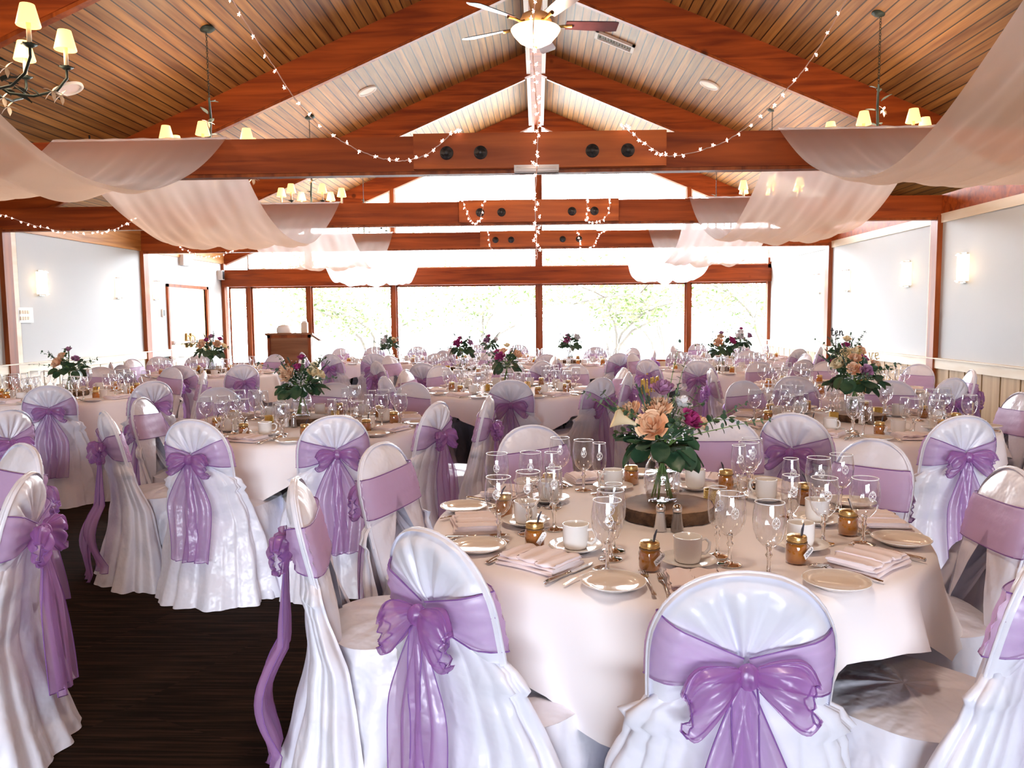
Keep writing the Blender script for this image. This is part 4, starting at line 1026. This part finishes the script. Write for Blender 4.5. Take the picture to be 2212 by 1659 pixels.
def make_jar(near, name=None):
    t = thing('honey_jar', '', 'jar')
    body = MB().lathe([(0, .001), (.022, .001), (.026, .003), (.028, .009), (.028, .046), (.0255, .054), (.022, .058), (.022, .0605), (0, .0605)], 20 if near else 12).obj('honey', M['honey2'], t)
    if near:
        MB().lathe([(.0275, .002), (.0295, .009), (.0295, .047), (.027, .056), (.0235, .060), (.0235, .064)], 20).obj('jar_glass', M['glass'], t)
    lid = MB().lathe([(.0245, .058), (.0255, .060), (.0255, .073), (.024, .0755), (.019, .0755), (.018, .0768), (0, .0768)], 24 if near else 12)
    if near:
        for z in (.062, .066, .070): lid.tube([(.0258*cos(2*PI*i/20), .0258*sin(2*PI*i/20), z) for i in range(20)], .0009, 4, closed=True)
    lid.obj('lid', M['goldlid'], t)
    MB().tube([(.008, -.010, .077), (.012, -.006, .092), (.020, .002, .106)], [.0028, .0035, .0016], 6).obj('stirrer', M['darkstick'], t)
    if near:
        tw = MB().tube([(.0265*cos(2*PI*i/20), .0265*sin(2*PI*i/20), .0575+.001*sin(i*3)) for i in range(20)], .0014, 5, closed=True)
        tw.tube([(.018, -.020, .058), (.024, -.026, .052), (.026, -.030, .046)], .001, 5); tw.obj('twine', M['twine'], t)
    if name is not None:
        R = Matrix.Translation((.017, -.0335, .036)) @ Matrix.Rotation(.45, 4, 'Z') @ Matrix.Rotation(-.55 if name else -.9, 4, 'Y')
        tg = MB().prism([(-.019, -.0085), (.015, -.0085), (.021, -.003), (.021, .003), (.015, .0085), (-.019, .0085)], 'y', 0, .0008).xf(R).obj('name_tag', M['tagp'], t, smooth=False)
        if name:
            fc = bpy.data.curves.new('tag_writing', 'FONT'); fc.body = name; fc.size = .0125; fc.shear = .35; fc.align_x = 'CENTER'; fc.align_y = 'CENTER'; fc.extrude = .0001
            fo = bpy.data.objects.new('tag_writing', fc); COL.objects.link(fo); fo.parent = tg
            fc.materials.append(M['ink']); bpy.context.view_layer.update(); me_ = bpy.data.meshes.new_from_object(fo.evaluated_get(bpy.context.evaluated_depsgraph_get())); bpy.data.objects.remove(fo); fo = bpy.data.objects.new('tag_writing', me_); COL.objects.link(fo); fo.parent = tg
            fo.matrix_local = R @ Matrix.Translation((0, -.0006, 0)) @ Matrix.Rotation(PI/2, 4, 'X')
        else:
            MB().tube([(-.010, -.0006, -.002), (-.004, -.0006, .004), (-.001, -.0006, -.003), (.004, -.0006, .003), (.009, -.0006, -.001)], .0006, 4).xf(R).obj('tag_writing', M['ink'], tg)
    return t
PG, PF = Pool(make_goblet(True)), Pool(make_goblet(True, True))
PGf, PFf = Pool(make_goblet(False)), Pool(make_goblet(False, True))
PC, PS, PP = Pool(make_cup()), Pool(make_saucer()), Pool(make_plate())
PN = [Pool(make_napkin(1)), Pool(make_napkin(2))]
PK, PKn, PSp = Pool(make_fork()), Pool(make_knife()), Pool(make_spoon())
PJ, PJt, PJf = Pool(make_jar(True)), Pool(make_jar(True, '')), Pool(make_jar(False))
JN = {6: Pool(make_jar(True, 'Nicolai')), 5: Pool(make_jar(True, 'Dillon'))}
HOURS = ['twelve', 'one', 'two', 'three', 'four', 'five', 'six', 'seven', 'eight', 'nine', 'ten', 'eleven']
def setting(k, ang, level, first):
    cx_, cy_ = TC[k]; a = math.radians(ang); o = Vector((cos(a), sin(a), 0)); t_ = Vector((-sin(a), cos(a), 0))
    R = random.Random(int(cx_*1000)+int(ang*7)); hr = int(round(3-ang/30)) % 12
    where = "at the %s o'clock seat of %s" % (HOURS[hr], TN[k])
    def P(rad, tan, z=0): q = Vector((cx_, cy_, ST))+o*(rad+R.uniform(-.012, .012))+t_*(tan+R.uniform(-.012, .012)); return (q.x, q.y, q.z+z)
    rz = a+PI/2            # local +Y points at the table's centre, +X to the sitter's right
    near = level == 0
    G = lambda s: 'place settings on '+TN[k]+', '+s
    g, f = (PG, PF) if level <= 1 else (PGf, PFf)
    g.put(P(.575, .165), R.uniform(0, 6) if not near else 0.15*R.uniform(-1, 1), 'outer wine goblet '+where, G('goblets'))
    g.put(P(.485, .10), R.uniform(0, 6) if not near else 0.15*R.uniform(-1, 1), 'inner wine goblet '+where, G('goblets'))
    f.put(P(.405, .07), 0, 'champagne flute '+where, G('flutes'))
    pc_ = P(.47, -.01)
    if level <= 1:
        PS.put(pc_, 0, 'white saucer '+where, G('saucers')); PC.put((pc_[0], pc_[1], pc_[2]+.0082), rz+R.uniform(-.6, .9) if not near else rz+.25, 'white coffee cup '+where, G('cups'))
    else: PC.put(pc_, rz+R.uniform(-1, 1), 'white coffee cup '+where, G('cups'))
    jp = P(.525, -.12); jz = rz+R.uniform(-.5, .5)
    if k == 'T1' and hr in JN: JN[hr].put(jp, .15, 'honey jar with gold lid and a tag reading %s, %s' % ({6: 'Nicolai', 5: 'Dillon'}[hr], "on the nearest table"), G('jars'))
    elif level <= 1 and (hr in (5, 6, 7, 8)): PJt.put(jp, .1, 'tagged honey jar '+where, G('jars'))
    else: (PJ if level <= 1 else PJf).put(jp, jz, 'lidded honey jar '+where, G('jars'))
    PN[hr % 2].put(P(.645, .0), rz+PI*(hr % 2)+R.uniform(-.1, .1), 'folded blush napkin '+where, G('napkins'))
    PP.put(P(.665, -.225), 0, 'cream side plate '+where, G('plates'))
    if level <= 1:
        PK.put(P(.645, -.135, .001), rz+.05, 'left fork '+where, G('forks')); PK.put(P(.650, -.112, .001), rz-.02, 'right fork '+where, G('forks'))
        PKn.put(P(.645, .115, .001), rz+.04, 'table knife '+where, G('knives')); PSp.put(P(.640, .142, .001), rz+.02, 'tea spoon '+where, G('spoons'))
OFF = dict(T1=-91, T2=-103, T3=-125, T4=-90, T5=-67, T6=-60, T7=-100, T8=-95, T9=-85, T10=-70, T11=-115, T12=-80, T13=-66)
for k in TC:
    lv = 0 if k == 'T1' else (1 if k in ('T2', 'T3', 'T4') else 2)
    for s in range(9): setting(k, (OFF[k]+40*s+180) % 360-180 + (5 if (k == 'T1' and s in (1, 2, 3)) else 0), lv, s == 0)
# ================================================================ centrepieces
def rose_mesh(seed, r=.04, mat=None, ruffle=.0, layers=5):
    R = random.Random(seed); m = MB()
    for l in range(layers):
        f = (l+.6)/layers; npet = 3+(l+1)//2+(2 if ruffle else 0); rr = r*(.16+.84*f); h = r*(1.30-.55*f); op = .04+.55*f*f
        for k in range(npet):
            a0 = 2*PI*(k+.5*l)/npet+R.uniform(-.2, .2); wd = 2*PI/npet*.74
            def pet(u, v, a0=a0, wd=wd, rr=rr, h=h, op=op, q=R.uniform(0, 6)):
                a = a0+(u-.5)*wd*(1.15-.25*v); ed = 1-abs(u-.5)*2
                prof = rr*(.32+.62*math.sin(min(1, v*1.05)*PI*.5))*(1+op*.35*max(0, v-.6)*2.5)
                z = h*v*(.86+.14*ed**.5)-(op*.30*h*max(0, v-.72)/.28 if v > .72 else 0)
                w = ruffle*sin(u*22+q)*v*r
                return ((prof+w)*cos(a), (prof+w)*sin(a), z-.35*r+w)
            m.grid(pet, 6, 5)
    m.lathe([(0, -.42*r), (.12*r, -.44*r), (.34*r, -.3*r), (.2*r, -.1*r)], 8)
    return m
ROSE = {}
def rose(kind, parent, p, d, r, nm='rose'):
    key = kind
    if key not in ROSE:
        mm = {'peach': ('peach', 0), 'mauve': ('mauve', 0), 'magenta': ('magenta', 0), 'cream': ('cream', 0), 'white': ('whitep', 0), 'carn': ('peach', .12)}[kind]
        ROSE[key] = rose_mesh(len(ROSE)+3, .04, None, mm[1], 6 if kind == 'carn' else 6).mesh('rose', M[mm[0]])
    o = bpy.data.objects.new('carnation' if kind == 'carn' else nm, ROSE[key]); COL.objects.link(o); o.parent = parent
    q = Vector(d).normalized().to_track_quat('Z', 'Y'); o.rotation_mode = 'QUATERNION'; o.rotation_quaternion = q; o.location = p; s = r/.04; o.scale = (s, s, s)
    return o
def round_leaf(m, p, d, L_, w, cup=.2, mat=0, roll=0):
    d = Vector(d).normalized(); s = d.cross(Vector((.13, .07, 1))).normalized(); n = s.cross(d)
    s2 = s*cos(roll)+n*sin(roll); n2 = -s*sin(roll)+n*cos(roll)
    def fn(u, v):
        ww = w*math.sqrt(max(0, 1-(2*u-1)**2))*(1-.25*(u-.4)); q = (v-.5)*2
        return Vector(p)+d*(L_*u)+s2*(ww*q)+n2*(cup*w*q*q-.22*L_*u*u)
    m.grid(fn, 8, 4, mat=mat)
def sprig(parent, p0, d, L_, R, leafl=.022, npairs=9, name='eucalyptus_sprig', mat='leaf', droop=.25, slim=.55):
    m = MB(); p = Vector(p0); d = Vector(d).normalized(); pts = []
    for i in range(npairs+2):
        pts.append(p.copy()); p = p+d*(L_/(npairs+1)); d = (d+Vector((R.uniform(-.08, .08), R.uniform(-.08, .08), -droop/npairs))).normalized()
    m.tube(pts, [.0022*(1-.7*i/len(pts)) for i in range(len(pts))], 5, mat=1)
    for i in range(2, len(pts)):
        f = 1-.45*i/len(pts); ax = (pts[i]-pts[i-1]).normalized(); s = ax.orthogonal().normalized(); s = s*cos(i*1.7)+ax.cross(s)*sin(i*1.7)
        for sg in (-1, 1): round_leaf(m, pts[i], s*sg+ax*.35, leafl*f*1.15, leafl*f*slim, .2)
    round_leaf(m, pts[-1], d, leafl*.6, leafl*.3)
    return m.obj(name, [M[mat], M['stalk']], parent)
def make_vase():
    t = thing('glass_vase', '', 'vase')
    MB().lathe([(0, .004), (.040, .004), (.046, .0), (.050, .006), (.060, .05), (.062, .08), (.055, .125), (.040, .150), (.038, .158), (.044, .172), (.0455, .1735)], 32).obj('vase_wall', M['glass'], t)
    MB().lathe([(0, .008), (.046, .008), (.0565, .05), (.0585, .08), (.056, .10), (0, .10)], 32).obj('water', M['glass'], t)
    MB().tube([(.045*cos(2*PI*i/28), .045*sin(2*PI*i/28), .173) for i in range(28)], .0018, 5, closed=True).obj('rim', M['rim'], t)
    return t
def make_slab(seed):
    R = random.Random(seed); t = thing('wood_slice', '', 'wood slice'); ph = [R.uniform(0, 6) for _ in range(5)]
    def rr(a): return .158*(1+.035*sin(2*a+ph[0])+.02*sin(5*a+ph[1])+.012*sin(11*a+ph[2]))
    MB().grid(lambda u, v: (rr(2*PI*u)*v*.955*cos(2*PI*u), rr(2*PI*u)*v*.955*sin(2*PI*u), .042+.0008*sin(60*v)), 56, 18, cu=True).obj('cut_face', M['log'], t)
    MB().grid(lambda u, v: ((rr(2*PI*u)*(.95+.05*math.sin(PI*min(1, v*1.0+.0)))+.004*sin(40*2*PI*u/6+9*v))*cos(2*PI*u), (rr(2*PI*u)*(.95+.05*sin(PI*v))+.004*sin(29*2*PI*u+9*v))*sin(2*PI*u), .042*(1-v)), 84, 6, cu=True).obj('bark_ring', M['bark'], t)
    MB().lathe([(.0, .001), (.14, .001)], 24).obj('underside', M['log'], t)
    return t
def make_shaker(kind):
    t = thing(kind+'_shaker', '', 'shaker')
    MB().lathe([(0, .001), (.0195, .001), (.019, .01), (.0125, .055), (.0125, .058), (0, .058)], 10).obj('filling', M['salt'] if kind == 'salt' else M['pepper'], t)
    MB().lathe([(.0205, .0), (.0215, .003), (.0205, .012), (.0145, .058), (.0145, .066), (.012, .066)], 10).obj('shaker_glass', M['glass'], t)
    MB().lathe([(.0150, .064), (.0155, .068), (.0145, .078), (.0085, .086), (0, .088)], 16).obj('cap', M['silver'], t); return t
def make_votive():
    t = thing('votive_holder', '', 'candle holder')
    MB().lathe([(0, .002), (.026, .002), (.0275, .006), (.0275, .062), (.0255, .062), (.025, .01), (0, .01)], 24).obj('glitter_cup', M['glitter'], t)
    MB().lathe([(0, .008), (.0245, .008), (.0245, .035), (0, .037)], 18).obj('candle', M['whitep'], t); return t
def script(word, m, size, P, r):
    """handwritten lower-case strokes in a unit box, drawn as bent wire"""
    G_ = {'t': [[(.25, 1.5), (.22, .7), (.25, .15), (.45, .0), (.7, .2)], [(0, 1.0), (.55, 1.05)]], 'e': [[(.0, .45), (.45, .6), (.40, .95), (.12, .9), (.02, .4), (.25, 0), (.65, .2)]],
          'n': [[(.0, .95), (.05, .0), (.1, .6), (.35, .95), (.5, .75), (.5, .2), (.6, .0), (.8, .2)]], 'i': [[(.1, .9), (.1, .15), (.25, 0), (.45, .2)], [(.12, 1.2), (.14, 1.28)]],
          'o': [[(.45, .9), (.1, .8), (.05, .2), (.35, 0), (.6, .35), (.45, .9), (.75, .8)]], 'w': [[(0, .95), (.15, .05), (.35, .7), (.5, .05), (.75, .95), (.95, .8)]], 'v': [[(0, .95), (.25, 0), (.5, .95), (.7, .85)]],
          'r': [[(0, .9), (.06, 0), (.08, .6), (.3, .95), (.5, .85)]], 'f': [[(.55, 1.4), (.3, 1.5), (.22, .6), (.2, -.5)], [(0, .7), (.5, .75)]], 's': [[(.5, .9), (.1, .8), (.45, .4), (.3, 0), (.0, .1)]], 'x': [[(0, .9), (.5, 0)], [(.5, .9), (0, 0)]]}
    x = 0
    for ch in word:
        for st_ in G_[ch]: m.tube([P((x+a)*size, b*size) for a, b in st_], r, 5)
        x += .82
    return x*size
def make_bouquet(seed, kinds, label, scale=1.0, detail=2, extra=None, spread=1.0):
    """stems converge in the vase neck at the origin (z=0 is the table side of the vase's base)"""
    R = random.Random(seed); t = thing('flower_bouquet', label, 'bouquet')
    NECK = Vector((0, 0, .165))
    m = MB()
    for i in range(9):
        a = R.uniform(0, 2*PI); m.tube([(.034*cos(a), .034*sin(a), .012), (.012*cos(a+.3), .012*sin(a+.3), .10), (-.012*cos(a), -.012*sin(a), .17), (-.05*cos(a), -.05*sin(a), .24)], .0032, 6)
    m.obj('stems', M['stalk'], t)
    heads = []
    spots = [(-.045, -.085, .255), (.085, -.05, .275), (-.02, -.04, .315), (.0, .02, .36), (-.09, .0, .29), (.06, .06, .31), (.11, .02, .25), (-.06, .08, .28), (.02, -.09, .24)]
    for (kd, rr), sp in zip(kinds, spots):
        p = Vector(sp); p.x *= spread; p.y *= spread
        p += Vector((R.uniform(-.012, .012), R.uniform(-.012, .012), R.uniform(-.012, .012)))
        d = (p-Vector((0, 0, .16))).normalized(); rose(kd, t, p, d+Vector((0, -.35, 0)), rr*1.15); heads.append((p, d))
    m = MB()
    for p, d in heads: m.tube([NECK, NECK.lerp(p, .5)+Vector((0, 0, .01)), p-d*.02], .0022, 5)
    m.obj('flower_stalks', M['stalk'], t)
    # collar of broad leaves
    nl = 24 if detail > 1 else 18
    lv = MB()
    for i in range(nl):
        a = 2*PI*i/nl+R.uniform(-.2, .2); el = R.uniform(-1.0, .5); r0 = R.uniform(.05, .10)*spread
        p = NECK+Vector((cos(a)*r0, sin(a)*r0, R.uniform(.0, .05)))
        round_leaf(lv, p, (cos(a), sin(a), el-.3), R.uniform(.07, .105), R.uniform(.030, .044), .15, roll=R.uniform(-.6, .6))
        lv.tube([NECK, p], .0014, 4, mat=1)
    for i in range(nl):
        a = R.uniform(0, 2*PI); el = R.uniform(.1, 1.2); r0 = R.uniform(.05, .12); d = Vector((cos(a)*cos(el), sin(a)*cos(el), sin(el)))
        p = NECK+d*r0; round_leaf(lv, p, d+Vector((R.uniform(-.5, .5), R.uniform(-.5, .5), 0)), R.uniform(.05, .08), R.uniform(.022, .034), .2, roll=R.uniform(-.8, .8))
    lv.obj('broad_leaves', [M['leaf'], M['stalk']], t)
    ns = 8 if detail > 1 else 6
    for i in range(ns):
        a = 2*PI*i/ns+R.uniform(-.3, .3); el = R.uniform(.35, 1.15); d = (cos(a)*cos(el), sin(a)*cos(el), sin(el))
        sprig(t, NECK+Vector(d)*.05, d, R.uniform(.17, .27), R, R.uniform(.020, .030), 8 if detail > 1 else 6, mat='leaf' if i % 2 else 'leaf2', droop=R.uniform(.1, .8))
    if detail > 0:
        m = MB()
        for q in range(5 if detail > 1 else 3):
            a = R.uniform(0, 2*PI); el = R.uniform(.5, 1.2); base = NECK+Vector((cos(a)*cos(el), sin(a)*cos(el), sin(el)))*R.uniform(.09, .15)
            for i in range(26 if detail > 1 else 12):
                p = base+Vector((R.gauss(0, .026), R.gauss(0, .022), R.gauss(0, .03))); m.lathe([(0, -.0032), (.0034, 0), (0, .0034)], 5, tuple(p))
                if i % 3 == 0: m.tube([NECK+(base-NECK)*.6, p], .0006, 3)
        o = m.obj('babys_breath', M['whitep'], t); o['kind'] = 'stuff'
        for q in range(4 if detail > 1 else 2):
            a = R.uniform(0, 2*PI); el = R.uniform(.7, 1.25); d = Vector((cos(a)*cos(el), sin(a)*cos(el), sin(el))); m = MB()
            for i in range(10):
                e = (d+Vector((R.uniform(-.3, .3), R.uniform(-.3, .3), R.uniform(-.1, .3)))).normalized(); b0 = NECK+d*(.10+.012*i); m.tube([b0, b0+e*R.uniform(.03, .06)], [.0016, .003], 4)
            m.tube([NECK, NECK+d*.24], .0014, 4); m.obj('limonium_sprig', M['leaf2'], t)
    if extra: extra(t, R)
    if scale != 1: t.scale = (scale,)*3
    return t
def t1_extra(t, R):
    # calla lily leaning out to the left
    m = MB()
    def cal(u, v):
        a = 2*PI*u; r = .006+.030*v**1.8*(1+.35*cos(a)); return (r*cos(a)+.010*v*v, r*sin(a), .085*v*(1+.12*cos(a)))
    m.grid(cal, 20, 10, cu=True); m.tube([(0, 0, .015), (0, 0, .06)], [.004, .003], 6)
    Rm = Matrix.Translation((-.095, -.07, .268)) @ Vector((-1, -.25, .38)).to_track_quat('Z', 'Y').to_matrix().to_4x4(); m.xf(Rm); m.obj('calla_lily', M['cream'], t)
    MB().tube([(0, 0, .17), (-.05, -.04, .24), (-.095, -.07, .27)], [.004, .005, .006], 6).obj('calla_stalk', M['stalk'], t)
    for d, L_ in (((.10, .15, 1), .30), ((.9, -.15, .28), .30), ((.95, .1, .45), .27), ((-.8, .2, .55), .26), ((.3, .25, 1), .25)): sprig(t, (d[0]*.05, d[1]*.05, .20+.03*d[2]), d, L_, R, .021, 11, mat='leaf2', droop=.15, slim=.35)
def sign_part(word, gold, nm='table_number'):
    def f(t, R):
        m = MB(); x0 = -.05 if word == 'ten' else -.02; z0 = .44 if word == 'ten' else .335
        ang = 0 if word == 'ten' else 1.05
        P = lambda a, b: (x0+a*cos(ang), -.02+a*sin(ang), z0+b)
        w = script(word, m, .030 if word == 'ten' else 0.045, P, .0034 if word == 'ten' else .003)
        m.tube([P(w*.4, 0), P(w*.4, -.20)], .0018, 5)
        o = m.obj(nm, M['ink'] if not gold else M['glitter'], None); return o
    return f
PV, PW = Pool(make_vase()), [Pool(make_slab(1)), Pool(make_slab(2))]
PSA, PPE, PVO = Pool(make_shaker('salt')), Pool(make_shaker('pepper')), Pool(make_votive())
SLZ = ST+.0425
BQ = dict(T1=([('peach', .045), ('magenta', .034), ('carn', .042), ('mauve', .036), ('carn', .034), ('white', .03), ('peach', .03)], 'big bouquet with peach roses, magenta rose and cream calla lily on the nearest table', 1.02, 2),
  T2=([('carn', .045), ('cream', .035), ('magenta', .032), ('magenta', .026), ('carn', .04), ('cream', .03), ('cream', .036), ('magenta', .03)], 'bouquet of cream carnations, burgundy blooms and grey-green leaves on the mid-left table', 1.0, 2),
  T3=([('peach', .036), ('peach', .034), ('peach', .034), ('cream', .034), ('cream', .042), ('magenta', .034), ('cream', .03), ('magenta', .03), ('mauve', .034)], 'tall bouquet of peach roses and gold blooms with long sprigs on the mid-right table', 1.08, 2),
  T4=([('magenta', .042), ('peach', .04), ('peach', .034), ('cream', .03), ('magenta', .028)], 'bouquet with a crimson bloom and peach roses on the second-row centre table', 1.0, 1),
  T5=([('peach', .048), ('mauve', .03), ('carn', .036), ('mauve', .028)], 'leafy bouquet with one orange-peach rose before the left wall', 1.0, 1),
  T6=([('peach', .045), ('carn', .04), ('magenta', .03), ('mauve', .03), ('peach', .038), ('magenta', .028), ('cream', .034)], 'wide blush and burgundy bouquet before the double doors', 1.15, 1),
  T7=([('white', .045), ('cream', .036), ('white', .03)], 'green bouquet with white blooms right of the lectern', 1.05, 1),
  T8=([('magenta', .045), ('mauve', .036), ('magenta', .03)], 'dark leafy bouquet with a burgundy bloom on the third-row centre table', 1.1, 1),
  T9=([('mauve', .045), ('white', .035), ('magenta', .035)], 'small pink and white bouquet just behind the burgundy one', 1.0, 1),
  T10=([('magenta', .042), ('white', .045), ('mauve', .03)], 'bouquet with one magenta and one white bloom right of the middle mullion', 1.1, 1),
  T11=([('peach', .045), ('magenta', .042), ('carn', .036), ('mauve', .03)], 'peach and burgundy bouquet before the right-hand window', 1.1, 1),
  T12=([('white', .05), ('mauve', .04), ('white', .04), ('magenta', .03)], 'white and violet bouquet behind the peach one by the right-hand window', 1.1, 1),
  T13=([('cream', .04), ('peach', .04), ('magenta', .03), ('cream', .034)], 'bouquet hidden behind the tall one, beside the right wall boards', 1.1, 1))
VP = dict(T1=(.43, 2.64), T2=(-1.50, 4.98), T3=(2.0, 4.99), T4=(-.27, 7.12), T5=(-4.15, 6.85), T6=(-4.0, 9.55), T7=(-2.21, 11.7), T8=(-.92, 9.75), T9=(-.70, 11.9), T10=(.47, 11.1), T11=(2.19, 9.43), T12=(2.98, 11.6), T13=(2.72, 7.0))
for i, k in enumerate(TC):
    x, y = VP[k]; far = k not in ('T1', 'T2', 'T3', 'T4', 'T5', 'T13')
    PW[i % 2].put((x-.0, y-.03, ST), i*1.3, 'round bark-edged wood slice under the vase on '+TN[k], 'wood slices under the vases')
    PV.put((x-.012, y, SLZ), i, 'clear glass vase of flowers on '+TN[k], 'bouquet vases')
    kinds, lb, sc_, dt = BQ[k]
    b = make_bouquet(40+i*7, kinds, lb, sc_, dt, t1_extra if k == 'T1' else None, 1.2 if k in ('T3', 'T6') else 1.05); b['group'] = 'table bouquets'
    b.location = (x-.012, y, SLZ)
    bx_, by_ = TC[k] if k != 'T1' else (.43, 2.57)
    PSA.put((x-.05, y-.215, ST), i, 'salt shaker beside the wood slice on '+TN[k], 'salt shakers'); PPE.put((x+.0, y-.225, ST), i, 'brown pepper shaker beside the wood slice on '+TN[k], 'pepper shakers')
    PVO.put((x-.185, y-.13, ST), i, 'gold glitter votive left of the wood slice on '+TN[k], 'glitter votives')
    if not far: PVO.put((x+.175, y+.09, ST), i+2, 'gold glitter votive right of the wood slice on '+TN[k], 'glitter votives')
o = sign_part('nine', True)(None, random.Random(1)); o.location = (.37, 2.66, SLZ-.02); o.scale = (1.15,)*3; tag(o, 'gold glitter table number seen nearly edge-on above the big bouquet', 'table number sign'); o.name = 'table_number'
o = sign_part('ten', False)(None, random.Random(1)); o.location = (1.90, 5.05, SLZ); o.scale = (1.1,)*3; tag(o, 'thin dark handwritten word ten standing above the mid-right bouquet', 'table number sign'); o.name = 'table_number'
o = sign_part('five', True)(None, random.Random(1)); o.location = (2.02, 4.97, SLZ); o.rotation_euler = (0, 0, -1.0); tag(o, 'gold glitter table number among the mid-right bouquet', 'table number sign'); o.name = 'table_number'
